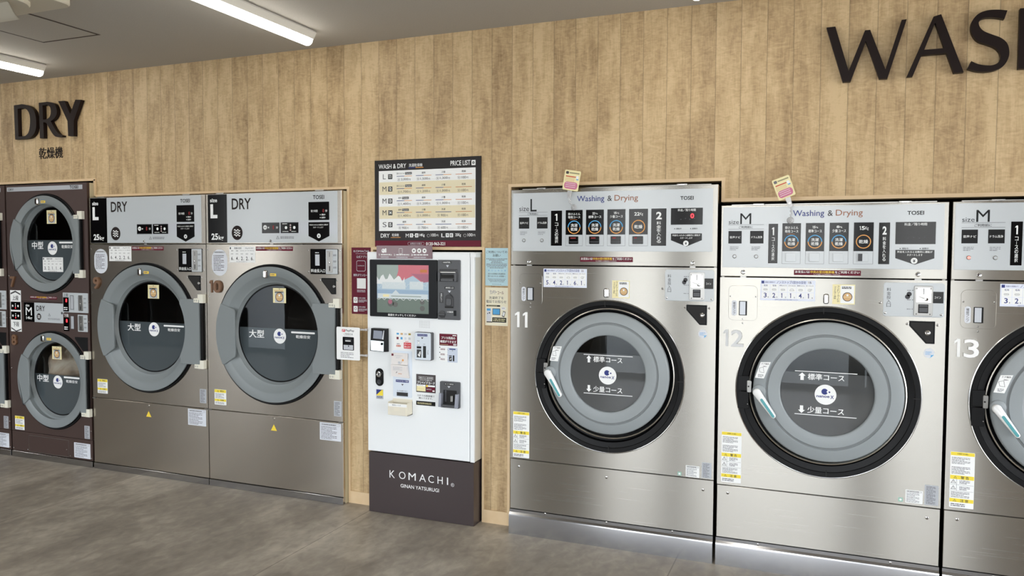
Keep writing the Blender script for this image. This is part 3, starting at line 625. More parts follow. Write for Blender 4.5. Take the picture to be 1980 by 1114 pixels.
    b.vtext('料金投入口', a[0]+cw*.055, a[1]-22, a[0]+cw*.055+17, a[3]+40, y-3.5, INK, 0)
    m_ = q['coinm']; b.disc(m_[0]-22, m_[1]-34, 10, y-3.5, INK, n=20); b.disc(m_[0]-28, m_[1]-46, 10, y-3.5, INK, n=20)
    for z in (m_[1]-18, m_[1]-59, m_[1]-99): b.fine(m_[0]-30, z+2, m_[0]-12, z-2, 1, y-3.5, INK, .7); b.poly([(m_[0]-10, z-2.5), (m_[0]-6, z), (m_[0]-10, z+2.5)], y-3.5, INK)
    k = q['blk']; b.rect(k[0], k[3], k[2], k[1], y-3.5, GLOSSB); b.text('コイン', k[0]+10, (k[1]+k[3])/2+5, k[2]-10, (k[1]+k[3])/2-5, y-3.9, WHITE, .01)
    for x, z in ((a[0]+9, a[3]+14), (a[2]-11, a[3]+12)): b.screw(x, z, y-3, 5)
    co = b.build('coin_panel', r0, 'white coin insertion panel')
    b = MB(dx); x0, z1, x1, z0 = m_; b.plate(x0-3, z0-3, x1+3, z1+3, y-6, y-3, SATIN, 6, 1); b.plate(x0+3, z0+55, x1-3, z1-4, y-10, y-5, CHROME, 3, 1)
    b.rect((x0+x1)/2-1.5, z1-34, (x0+x1)/2+1.5, z1-8, y-10.5, DARKIN); b.lathe((x0+x1)/2+10, z0+70, [(.01, y-16), (7, y-15), (8, y-10)], CHROME, 20); b.prism([((x0+x1)/2-18, z0+84), ((x0+x1)/2+8, z0+76), ((x0+x1)/2+6, z0+68), ((x0+x1)/2-20, z0+80)], y-14, y-10, SATIN)
    b.plate(x0+14, z0+10, x1-14, z0+48, y-6.8, y-5, DARKIN, 2); b.plate(x0+17, z0+14, x1-17, z0+34, y-9, y-5, KGREY, 1, .8); b.plate(x0+17, z0+37, x1-17, z0+46, y-9, y-5, KGREY, 1, .8)
    for x in (x0+7, x1-7): b.screw(x, z1-9, y-10, 3.5); b.screw(x, z0+6, y-6, 3)
    b.build('coin_mechanism', co)
    P = q['tray']; b = MB(dx); b.prism(P, y-3.5, y+1, RUBBER, 1.5); P2 = inset(ccw(P), 7); b.poly(P2, y-3.9, DARKIN); lx, lz = q['tlock']
    b.lathe(lx, lz, [(11.5, y-3.5), (11, y-8), (8, y-9.5), (6, y-8.5), (.01, y-8.5)], CHROME, 28); b.line(lx-4, lz+1, lx+4, lz+1, 2, y-9.2, INK); b.build('coin_box_lock', co, 'black slanted lock recess')
    for x, z in q['scr']: b = MB(dx); b.screw(x, z, y, 5.5); b.build('screw', fp)
    b = MB(dx); cx, cz = q['circ']; b.disc(cx, cz, 21, y-.8, PALEM, n=32); b.fine(cx-14, cz+8, cx+14, cz-8, 4, y-1.2, RING_B, .4); b.poly([(cx+6, cz-19.5), (cx+19.5, cz-6), (cx+8, cz-8)], y-1.2, RING_B); b.build('round_sticker', fp)
    a = q['ystk']; caution_big(a[0], a[1], a[2], a[3], y, fp, dx)
    a = q['lab1']; data_plate(a[0], a[1], a[2], a[3], y, fp, dx, WHITE, 8, True); a = q['lab2']; data_plate(a[0], a[1], a[2], a[3], y, fp, dx, SILVL, 14)
    b = MB(dx); x, z = q['lab0']; b.rect(x-9, z-9, x+9, z+9, y-.8, pm('green_mark', (150, 190, 175), .5)); b.disc(x, z, 5, y-1.2, WHITE, n=12); b.build('small_mark', fp)
    n_ = q['num']; b = MB(dx)
    if num == '11':
        for k in (0, 1): b.text('1', n_[0]+44*k, n_[1], n_[0]+34+44*k, n_[3], y-.2, numat, .012, .05)
    else: b.text(num, n_[0], n_[1], n_[2], n_[3], y-.2, numat, .014, .06)
    b.build('number_plate', fp, 'raised number '+num)
    # lower sheet and kick plate
    b = MB(dx); b.plate(X0, ZK+2, X1, ZB-2, y, y+20, STEEL, 0, 2)
    for x, z in q['sc2']: b.screw(x, z, y, 7)
    b.build('lower_panel', r0)
    b = MB(dx); xs = (X0-1, X1+1); prof = [(0, y-16), (95, y-16), (104, y-14), (110, y-8), (114, y-4), (129, y-4), (129, y+14), (0, y+14)]
    b.add([(x, py, pz) for x in xs for pz, py in prof], [(i, i+8, (i+1) % 8+8, (i+1) % 8) for i in range(8)]+[tuple(range(8))[::1], tuple(range(15, 7, -1))], KICK)
    for x, z in q['sc3']: b.screw(x, z+4, y-4, 6)
    b.build('kick_plate', r0)
    # top hooks in the gap above
    b = MB(dx); b.box(X0+40, X1-40, y+60, y+80, ZT+1, ZT+8, SATIN); 
    for x in q['hooks']: b.box(x-24, x+24, y+4, y+40, ZT-1, ZT+7, SATIN); b.box(x-14, x+14, y-2, y+10, ZT+1, ZT+5, CHROME)
    b.build('hinge_bracket', r0)
    return r0

L11 = dict(X0=-1534, X1=-484.5, ZT=1808, ZS=1418, ZB=399, letter='L', panel=(-1524, 1790, -507, 1491), L=(-1425.8, 1759, -1392, 1695), size=(-1487.8, 1721, -1433.5, 1697),
    line1=(-1489.5, 1690, -1332), line2=(-1489.5, 1674, -1332), gori=(-1441.5, 1688, -1382, 1677), sq1=(-1489.4, 1665, -1431.8, 1607), sq2=(-1390, 1665, -1331.6, 1607), dots=(-1460.7, -1361.8, 1546.6),
    bar1=(-1313.4, 1697, -1254.3, 1519), bar2=(-798.7, 1699, -725.6, 1519), c1=(-1234.6, 1698.5, -1145.5, 1518), c2=(-1127.7, 1698.5, -1036, 1518), c3=(-1017.8, 1699, -926.7, 1518), c4=(-908.5, 1699, -815.2, 1518),
    rc=1612, rr=33.5, ct=[('掛けふとん', '専用コース'), ('22', '標準コース'), ('15', '少量コース'), ('22', '')], disp=(-704, 1699.5, -553.5, 1620), zero=(-611, 1673, -594, 1650),
    arrow=[(-702.5, 1578), (-556.3, 1578), (-556.3, 1545.7), (-628.4, 1515.7), (-702.5, 1545.7)], wash=(-1175.8, 1769, -864.8, 1732), tosei=(-660, 1756, -597, 1738), locks=[(-1432, 1437), (-598.7, 1437.5)], banner=(-1157.4, 1463, -887.7, 1438.5),
    hooks=(-1370, -654), cap=(-1353, 1402, -1121.4, 1307), capn=(5, 4, 2, 1, 6, 1), kg='22', plate=(-1484.9, 1375, -1358.6, 1212), win=(-1442, 1303.7, -1405, 1236), pill=(-1469, 1300, -1453, 1236),
    psc=[(-1480, 1325), (-1369.7, 1326), (-1424.8, 1221), (-1424.7, 1201)], num=(-1509, 1174, -1431.6, 1094), knob=(-1031.8, 1308, -1006.6, 1261), key=(-990.3, 1347, -902.5, 1260), coin=(-728, 1404.5, -496, 1254.5), coinm=(-608, 1390, -544, 1263), blk=(-543, 1364.5, -499.5, 1315),
    tray=[(-624.5, 1237), (-527, 1237), (-527, 1142), (-561, 1142), (-624.5, 1211.7)], tlock=(-548.7, 1190), circ=(-545.7, 1099.5), scr=[(-739.7, 1311.7), (-631.2+0, 1224), (-517.2, 1223)], ystk=(-1518, 649.6, -1427, 407), sc2=[(-1485, 358), (-1011, 354), (-532.7, 348)],
    sc3=[(-1335.7, 122), (-1007.7, 121), (-677, 121)], lab0=(-646, 414), lab1=(-616.4, 459, -552, 403.5), lab2=(-540.8, 481.5, -494.4, 405.6), oc=(-1012, 863.3), chr=(-1004, 880, 325), latch=(-1352, 868),
    dc=(-1008, 880.5), dr=307, g=(247, 257.5, 191), half=980, l1=(-1132, 972, -880.5), l2=(-1130.5, 776.5, -880), ar1=(-1117.7, 968.5, -1091.7, 932.3), t1=(-1081, 965, -933, 936), ar2=(-1116.5, 817.5, -1090.4, 783), t2=(-1080, 814.5, -932, 785.5), nan=(-1007, 871.5, 45),
    hnd=((-1313, 869), (-1248, 762)), stk=(-1290.6, 1005.5, -1245.7, 1007.5, -1266, 930, -1309.5, 931.4))
L11['or'] = 382
L12 = dict(X0=-468.5, X1=473, ZT=1706.6, ZS=1374.7, ZB=384, letter='M', panel=(-459.5, 1698.6, 456, 1418.5), L=(-382, 1670, -333, 1620), size=(-433.6, 1639, -387.7, 1620.5),
    line1=(-435, 1616, -276), line2=(-435, 1596, -276), gori=(-388, 1612, -325, 1600), sq1=(-434, 1588, -374.3, 1530), sq2=(-336.6, 1588, -277, 1530), dots=(-404.7, -307.8, 1470),
    bar1=(-255.5, 1620, -214.4, 1439), bar2=(204.4, 1621, 248, 1439.5), c1=(-195.4, 1622, -116, 1437.5), c2=(-95.3, 1622, -16.8, 1438), c3=(4.3, 1622.4, 83, 1439), c4=(103.7, 1622.5, 183.3, 1439),
    rc=1538, rr=30.5, ct=[('掛けふとん', '専用コース'), ('15', '標準コース'), ('8', '少量コース'), ('15', '')], disp=(269.7, 1622.5, 424.5, 1527),
    arrow=[(271.2, 1502), (421.5, 1502), (421.5, 1466), (347.4, 1438.4), (271.2, 1466)], wash=(-151.6, 1680, 138.2, 1645), tosei=(313.8, 1670, 378, 1653), locks=[(-365, 1397), (361.3, 1397)], banner=(-142.2, 1410, 136.2, 1387),
    hooks=(-302, 305), cap=(-287, 1362, -49.7, 1268), capn=(3, 2, 1, 1, 4, 1), kg='15', plate=(-429, 1334, -298.5, 1171), win=(-381, 1262, -344.7, 1195), pill=(-410, 1258, -395, 1197),
    psc=[(-420, 1284), (-306, 1284), (-363.5, 1179), (-363, 1159)], num=(-449, 1126, -358.5, 1048), knob=(-16, 1304, 8.6, 1259), key=(21.8, 1347, 114.4, 1259), coin=(228.3, 1360, 465, 1212.4), coinm=(351.2, 1345, 417.8, 1220), blk=(416.5, 1323.4, 460.7, 1274),
    tray=[(332.6, 1195), (432.2, 1195), (432.2, 1098.5), (398, 1098.5), (332.6, 1173.6)], tlock=(403.5, 1146), circ=(411.8, 1057.5), scr=[(216, 1271), (324.5, 1181), (441.3, 1180)], ystk=(-450, 640, -358.6, 398.5), sc2=[(-418, 346.7), (422, 338)],
    sc3=[(-276.6, 116), (283.5, 116)], lab0=(317.5, 406.7), lab1=(336.4, 453.7, 403.7, 396.2), lab2=(410.5, 483.7, 464.3, 395.6), oc=(0, 857), chr=(1, 860, 329), latch=(-344, 842),
    dc=(6, 858.8), dr=317, g=(251, 262, 196), half=945, l1=(-128.7, 950, 132), l2=(-127, 753, 133), ar1=(-112.5, 944, -82.6, 909.6), t1=(-73, 941.5, 79.5, 913), ar2=(-112, 793, -82.6, 758), t2=(-72, 791, 80.8, 761), nan=(2.5, 849, 45.5),
    hnd=((-291, 843), (-217, 740)), stk=(-278.5, 982, -233.3, 984.4, -262.7, 907, -302.5, 908))
L12['or'] = 387
washer(0, '11', 'widest stainless washer dryer, raised number 11, beside the blue notice', L11, NUMW)
washer(0, '12', 'stainless washer dryer with raised number 12, between machines 11 and 13', L12, NUMS)
washer(955, '13', 'stainless washer dryer with raised number 13 and a lit red button, at the right edge', L12, NUMW, lit=True)

# ------------------------------------------------------------------ ceiling lamps
LED = pm('led_diffuser', (255, 250, 240), .5, emit=9); LAMPW = pm('lamp_white_metal', (214, 212, 205), .4)
def lamp(x, y0, y1, label, cat='ceiling light'):
    r0 = thing('ceiling_light', label, cat, (x/1000, (y0+y1)/2000, CZ/1000-.06), 'white linear lamps on the ceiling')
    b = MB(); P = [(x-50, CZ-12), (x-44, CZ-2), (x+44, CZ-2), (x+50, CZ-12), (x+32, CZ-44), (x-32, CZ-44)]; b.prism(P, y0, y1, LAMPW); b.build('lamp_body', r0)
    b = MB(); n = 14; V = []; prof = [(x+31*math.cos(math.pi+math.pi*i/n), CZ-44+34*math.sin(math.pi+math.pi*i/n)) for i in range(n+1)]; k = n+1
    for yy, sc in ((y0+3, .9), (y0+12, 1), (y1-12, 1), (y1-3, .9)): V += [(x+(px-x)*sc, yy, CZ-44+(pz-CZ+44)*sc) for px, pz in prof]
    F = [(j*k+i, j*k+i+1, (j+1)*k+i+1, (j+1)*k+i) for j in range(3) for i in range(n)]+[tuple(range(k)), tuple(range(4*k-1, 3*k-1, -1))]
    b.add(V, F, LED); b.build('lamp_diffuser', r0)
names = {-4720: 'white linear ceiling lamp at the left photo edge, above the dark lettering', -2640: 'white linear ceiling lamp nearest the top middle of the photo', -560: 'white linear ceiling lamp showing only its rounded end at the top edge'}
for x in (-4720, -2640, -560): lamp(x, -1560, -300, names[x])
for x in (-8880, -6800): lamp(x, -1560, -300, 'added unseen lamp for room light, in the row near the wood wall')  # row carried on out of view, lamps added to raise the room light
for x in (-8880, -6800, -4720, -2640, -560, 1520): lamp(x, -4700, -3440, 'added unseen lamp for room light, in the row near the shop windows')  # unseen second row, added to brighten the room

# ------------------------------------------------------------------ tumble dryers
def wave_icon(b, cx, cz, r, y):
    b.disc(cx, cz, r, y, BROWNL, rz=r*1.05)
    for k in (-1, 0, 1):
        pts = [(cx-r*.55+r*1.1*i/16, cz+k*r*.36+r*.13*math.sin(i/16*4*math.pi)) for i in range(17)]; b.pline(pts, r*.13, y-.4, WHITE)
def fabric_door(r0, par_panel, dx, C, R, gc, gr, covx, covz, hin, half, y, words, bar, btxt, tx, nan, ykey, knob, mat=GREYDR, tags=None, clear_drum=True):
    """round dryer door: black seal, grey ring, flat hinge cover, thumb plate, glass with slate film"""
    cx, cz = C
    b = MB(dx); b.lathe(cx, cz, [(R, y), (R, y-6), (R-4, y-9), (R-12, y-8), (R-18, y-2), (R-26, y+2)], RUBBER, 128); b.build('door_seal', par_panel)
    yf = y-22; gx, gz = gc; yg = y+34
    b = MB(dx); n = 128; V = []; F = []
    prof = [(R-20, y-4, 0), (R-15, yf+3, 0), (R-18, yf, 0), (R-66, yf, .1), (R-74, yf+4, .15), (gr+26, yg-26, .75), (gr+14, yg-24, .9), (gr+5, yg-4, 1), (gr, yg, 1)]
    for i in range(n):
        t = 2*math.pi*i/n
        for r, yy, k in prof: V.append((cx+(gx-cx)*k+r*math.cos(t), yy, cz+(gz-cz)*k+r*math.sin(t)))
    q = len(prof)
    for i in range(n):
        j = (i+1) % n
        for e in range(q-1): F.append((i*q+e, i*q+e+1, j*q+e+1, j*q+e))
    b.add(V, F, mat); b.lathe(gx, gz, [(gr+5, yg-2), (gr-5, yg-3), (gr-6, yg)], RUBBER, 96)
    door = b.build('door', r0, 'round grey dryer door with a flat hinge side', smooth=40)
    x1 = covx; z1, z0 = covz; m = []
    th = math.asin(min(.97, (z1-cz)/(gr+34))) if (z1-cz) < gr+34 else 1.2
    a1 = math.acos(.87)
    for i in range(25): t = a1*(1-2*i/24); m.append((gx+(gr+40)*math.cos(t), gz+(gr+40)*math.sin(t)))
    xl = m[0][0]; m = [(xl+6, z1)]+m+[(xl+6, z0)]
    P = [(x1-4, z0), (x1, z0+5), (x1, z1-5), (x1-4, z1)]+m
    b = MB(dx); b.prism(P, yf-5, y-4, mat, 1.2); b.build('hinge_cover', door)
    hx0 = cx-(R-19)
    b = MB(dx); hz1, hz0 = cz+(z1-cz)*.9, cz-(cz-z0)*.93; P = []
    t1 = math.asin((hz1-cz)/(R-14)); t0 = math.asin((hz0-cz)/(R-14))
    for i in range(13): t = math.pi-t1+(t1-t0)*i/12; P.append((cx+(R-14)*math.cos(t), cz+(R-14)*math.sin(t)))
    xin = cx-R*.615; P += [(cx-R*.80, hz0+2), (xin-4, cz+(hz0-cz)*.74), (xin, cz+(hz0-cz)*.64), (xin-2, cz+(hz1-cz)*.72), (xin-12, cz+(hz1-cz)*.82)]
    b.prism(P, yf-9, yf+4, mat, 3); b.build('pull_plate', door)
    for hz in hin:
        b = MB(dx); X = x1; b.plate(X-38, hz-23, X-2, hz+3, yf-9, y-2, HINGE, 2, 1); b.plate(X-12, hz-26, X+30, hz+28, yf-2, y, HINGE, 2, 1)
        for q_ in (X-28, X-12): b.lathe(q_, hz-10, [(5, yf-9.5), (4, yf-10), (3, yf-8.6), (.01, yf-8.6)], KGREY, 14)
        b.build('hinge', par_panel, 'off white plastic hinge block')
    b = MB(dx); b.box(x1+2, x1+14, yf+4, y-3, z0+20, z1-20, RUBBER); b.build('hinge_rod', par_panel)
    b = MB(dx); b.disc(gx, gz, gr-4, yg-1, GLASSC, n=96); b.build('porthole_glass', door)
    n = 60; g2 = gr-5; xh = math.sqrt(g2*g2-(half-gz)**2); a0 = math.atan2(half-gz, xh)
    P = [(gx+g2*math.cos(math.pi-a0+(math.pi+2*a0)*i/n), gz+g2*math.sin(math.pi-a0+(math.pi+2*a0)*i/n)) for i in range(n+1)]
    b = MB(dx); b.poly(P, yg-2, FILMD); f = yg-3
    b.text(words, tx[0], tx[1], tx[2], tx[3], f, WHITE, .035); b.rect(bar[0], bar[3], bar[2], bar[1], f, WHITE, 4); b.text('乾燥目安', btxt[0], btxt[1], btxt[2], btxt[3], f, WHITE, .03); nanoe(b, *nan, f)
    b.build('door_film', door, 'slate lower half film with white size lettering')
    b = MB(dx); key_card(b, ykey[0], ykey[1], ykey[2], ykey[3], yg-2); b.build('filter_card', door, 'cream card hanging inside the porthole top')
    if tags: capacity_card(*tags, yg-2.5, door, dx, (3, 2, 1, 1, 4), None, False)
    b = MB(dx); kx, kz = knob; b.plate(kx-15, kz-24, kx+15, kz+24, yf-16, yf, CHROME, 11, 6); b.plate(kx+30, kz-11, kx+74, kz+5, yf-.8, yf, YTXT); b.fine(kx+33, kz+2, kx+70, kz-8, 1, yf-1.1, INK, .5); b.build('catch', door)
    b = MB(dx); b.lathe(gx, gz, [(gr+6, yg+8), (gr+30, yg+40), (gr+70, yg+60), (gr+70, yg+560), (.01, yg+570)], DRUM, 64)
    b.lathe(gx, gz+0, [(60, yg+560), (50, yg+540), (.01, yg+540)], DARKIN, 24); b.build('drum', r0)
    return door
def coin_slot_white(b, x0, z1, x1, z0, y):
    b.plate(x0, z0, x1, z1, y-1.5, y, PANEL, 4); w = x1-x0; h = z1-z0; b.plate(x0+w*.12, z0+h*.06, x0+w*.58, z1-h*.06, y-5, y-1, SATIN, 5, 1)
    b.rect(x0+w*.33, z1-h*.3, x0+w*.37, z1-h*.12, y-5.4, DARKIN); b.lathe(x0+w*.35, z0+h*.46, [(.01, y-10), (5, y-9.5), (6, y-5)], CHROME, 16); b.rect(x0+w*.31, z0+h*.12, x0+w*.39, z0+h*.32, y-5.4, DARKIN)
    for k in (.8, .55, .3): b.fine(x0+w*.64, z0+h*k, x1-w*.06, z0+h*(k-.08), 2, y-2, INK, .6)
def dryer(dx, X0, X1, num, label, pitch=0):
    y = YD; ZT, ZS, ZB, ZP = 1838.5, 1527.7, 488, 40.8
    r0 = thing('tumble_dryer', label, 'dryer', ((X0+X1)/2000, .3, 0), 'large tumble dryers built into the wood wall')
    b = MB(); casing(b, X0+2, X1, 2, ZT-2, y+21, 900, MSIDE); b.build('body', r0)
    b = MB(); b.plate(X0, ZS+2, X1, ZT, y, y+20, STEELD, 0, 2); tp = b.build('top_panel', r0)
    d = dx; f = y-2
    b = MB(d); b.plate(-3589, 1536, -2631, 1835, y-1.5, y, PANEL, 0, .6)
    b.rect(-3588.5, 1536.5, -3438, 1834, f, GLOSSB); b.text('size', -3570, 1810, -3514, 1787, f-.4, WHITE, .02); b.text('L', -3568, 1775, -3513, 1688, f-.4, WHITE, .05)
    b.text('25', -3562, 1594, -3510, 1554, f-.4, WHITE, .03); b.text('kg', -3505, 1582, -3466, 1546, f-.4, WHITE, .02)
    b.text('DRY', -3400, 1807, -3253, 1740, f, BROWNL, .015); wave_icon(b, -3361, 1597, 42, f)
    b.rect(-3041, 1586, -2632, 1662, f+.2, SILVL)
    for a, c in ((-3172, -3042), (-3034, -2904)): b.rect(a, 1593, c, 1657, f, GLOSSB); b.frame(a+3, 1596, c-3, 1654, .8, f-.4, KGREY)
    b.disc(-3148, 1628, 14, f-.5, WHITE, n=20); b.text('100', -3156, 1632, -3140, 1624, f-.9, BLACK, .02); b.text('×', -3129, 1632, -3117, 1622, f-.5, WHITE); b.text('8', -3092, 1640, -3082, 1616, f-.5, DIMLED, .03); b.text('分', -3068, 1634, -3052, 1620, f-.5, WHITE, .02)
    for x, z in ((-2994, 1626), (-2934, 1626)): b.disc(x, z, 9, f-.5, WHITE, n=18)
    for z in (1612, 1626, 1640): b.disc(-2962, z, 5, f-.5, WHITE, n=10); b.disc(-2962, z, 3.4, f-.8, DIMLED, n=10)
    b.fine(-3020, 1652, -2980, 1645, 1, f-.5, WHITE, .5); b.fine(-3020, 1606, -2970, 1600, 1, f-.5, WHITE, .5); b.fine(-2955, 1606, -2915, 1600, 1, f-.5, WHITE, .5)
    tri_sign(b, -3056, 1568, 12, f, PANEL); b.fine(-3036, 1575, -2920, 1559, 2, f, INK, .55)
    b.rect(-2832, 1668, -2687, 1774, f, GLOSSB); b.text('残り時間', -2815, 1728, -2768, 1714, f-.4, WHITE, .01); b.text('0', -2733, 1732, -2722, 1712, f-.4, DIMLED, .03); b.text('分', -2714, 1728, -2700, 1715, f-.4, WHITE, .02)
    for z, t in ((1699, '運転中'), (1682, '故障中')): b.disc(-2749, z, 3, f-.4, WHITE, n=10); b.text(t, -2741, z+5, -2714, z-5, f-.4, WHITE, .02)
    b.prism([(-2833, 1656), (-2686.5, 1656), (-2686.5, 1575), (-2760, 1543), (-2833, 1575)], f, y-1.5, GLOSSB); b.text('料金を入れると自動的に運転が', -2825, 1645, -2695, 1636, f-.5, WHITE, .01); b.text('スタートします', -2800, 1630, -2728, 1621, f-.5, WHITE, .01)
    b.disc(-2760, 1576, 13, f-.5, WHITE, n=24); b.text('¥', -2766, 1584, -2754, 1568, f-.9, BLACK, .03)
    b.text('TOSEI', -2800, 1813, -2721, 1790, f, BLACK, .045); b.build('control_panel', tp, 'white acrylic control panel with a black size block')
    b = MB(d); b.lathe(-3108, 1547, [(8.5, f), (8, y-6), (5, y-7), (.01, y-6)], CHROME, 24); b.line(-3112, 1545, -3104, 1549, 2, y-7.5, INK); b.build('panel_lock', tp)
    b = MB(d); b.plate(-3112, ZS-3, -3088, ZS+4, y-2, y+5, SATIN); b.build('latch', tp)
    for hx in (-3500, -2760): b = MB(d); b.box(hx-30, hx+30, y+6, y+40, ZT-1, ZT+6, SATIN); b.build('hinge_bracket', tp)
    b = MB(); b.rect_hole(X0, ZB+2, X1, ZS-2, -3101.5+d, 979, 405, y, y+19, STEELD, 128); fp = b.build('front_panel', r0)
    fabric_door(r0, fp, d, (-3101.5, 981), 426.6, (-3090, 986), 296, -2638, (1181, 768), (1184, 768), 1016, y, '大型', (-2990, 1003, -2818, 992), (-2955, 982, -2852, 963), (-3306, 1001, -3192, 953), (-3074, 970, 46), (-3122, 1262, -3026, 1172), (-3128, 1347))
    b = MB(d); b.plate(-3563, 1332, -3442, 1495, y-.8, y, PALEM, 58); b.rect(-3545, 1472, -3460, 1483, y-1.2, SILVL, 5); b.fine(-3540, 1481, -3466, 1474, 1, y-1.6, INK, .6); b.fine(-3550, 1462, -3452, 1360, 10, y-1.2, INK, .45); b.build('guide_sticker', fp, 'white pill shaped guide sticker')
    capacity_card(-3424.9, 1513, -3226.7, 1415, y, fp, d, (6, 4, 2, 2, 6), None, False); pay_banner(-3221, 1512.4, -2947, 1487.4, y, fp, d)
    b = MB(d); b.plate(-2821, 1352, -2628, 1499.5, y-3, y, GLOSSB, 2, .8); b.plate(-2786, 1402, -2756, 1467, y-4, y-3, SILVL); b.fine(-2786, 1481, -2756, 1474, 1, y-3.4, WHITE, .6); b.text('料金投入口', -2816, 1382, -2717, 1362, y-3.4, WHITE, .015)
    cp = b.build('coin_panel', r0, 'black coin insertion panel'); b = MB(d); coin_slot_white(b, -2711, 1497, -2630, 1354, y-3); b.build('coin_mechanism', cp)
    b = MB(d); P = [(-2745, 1330), (-2644.5, 1330), (-2644.5, 1236), (-2675.5, 1236), (-2745, 1314)]; b.prism(P, y-3, y+1, RUBBER, 1.2); b.poly(inset(ccw(P), 6), y-3.4, DARKIN); b.lathe(-2655, 1282, [(9, y-3), (8, y-8), (.01, y-8)], CHROME, 20); b.build('coin_box_lock', cp, 'black slanted lock recess')
    for x, z in ((-2838, 1491), (-2616, 1490), (-2836, 1364), (-2616, 1363), (-2754, 1316), (-2636, 1317), (-3592, 1493), (-3590, 1200)): b = MB(d); b.screw(x+(0 if x > -3500 else 0), z, y, 5); b.build('screw', fp)
    caution_small(-3557, 618, -3464.5, 521, y, fp, d); data_plate(-2664.7, 611, -2612, 521, y, fp, d)
    b = MB(d); b.text(num, *((-3583, 1303, -3483, 1225) if num == '10' else (-3566, 1308, -3510, 1225)), y-.2, NUMB, .03, .06); b.build('number_plate', fp, 'raised bronze number '+num)
    b = MB(); b.plate(X0, ZP+3, X1, ZB-2, y, y+19, STEELD, 0, 2); lp = b.build('lower_panel', r0)
    data_plate(-2764.8, 477, -2617, 373, y, lp, d, PALEM, 9, True); b = MB(d); tri_sign(b, -3100, 413, 23, y-.4, YEL, YTXT); b.build('warning_triangle', lp, 'yellow warning triangle'); b = MB(d); b.lathe(-3101.5, 468, [(8, y), (7, y-5), (.01, y-5)], CHROME, 20); b.build('panel_lock', lp)
    for x in (X0+12, X1-14):
        b = MB(); b.plate(x-14, ZB-7, x+12, ZB+1, y-5, y+4, SATIN, 2, .6); b.build('latch', lp)
    b = MB(); b.plate(X0-1, 0, X1-1, ZP, y-4, y+30, KICK, 0, 1.5); b.build('kick_plate', r0)
    return r0
dryer(0, -3606, -2603, '10', 'large stainless tumble dryer with bronze number 10, nearest the white payment kiosk')
dryer(-1012, -4613, -3611, '9', 'large brownish stainless tumble dryer with bronze number 9, between dryers 8 and 10')

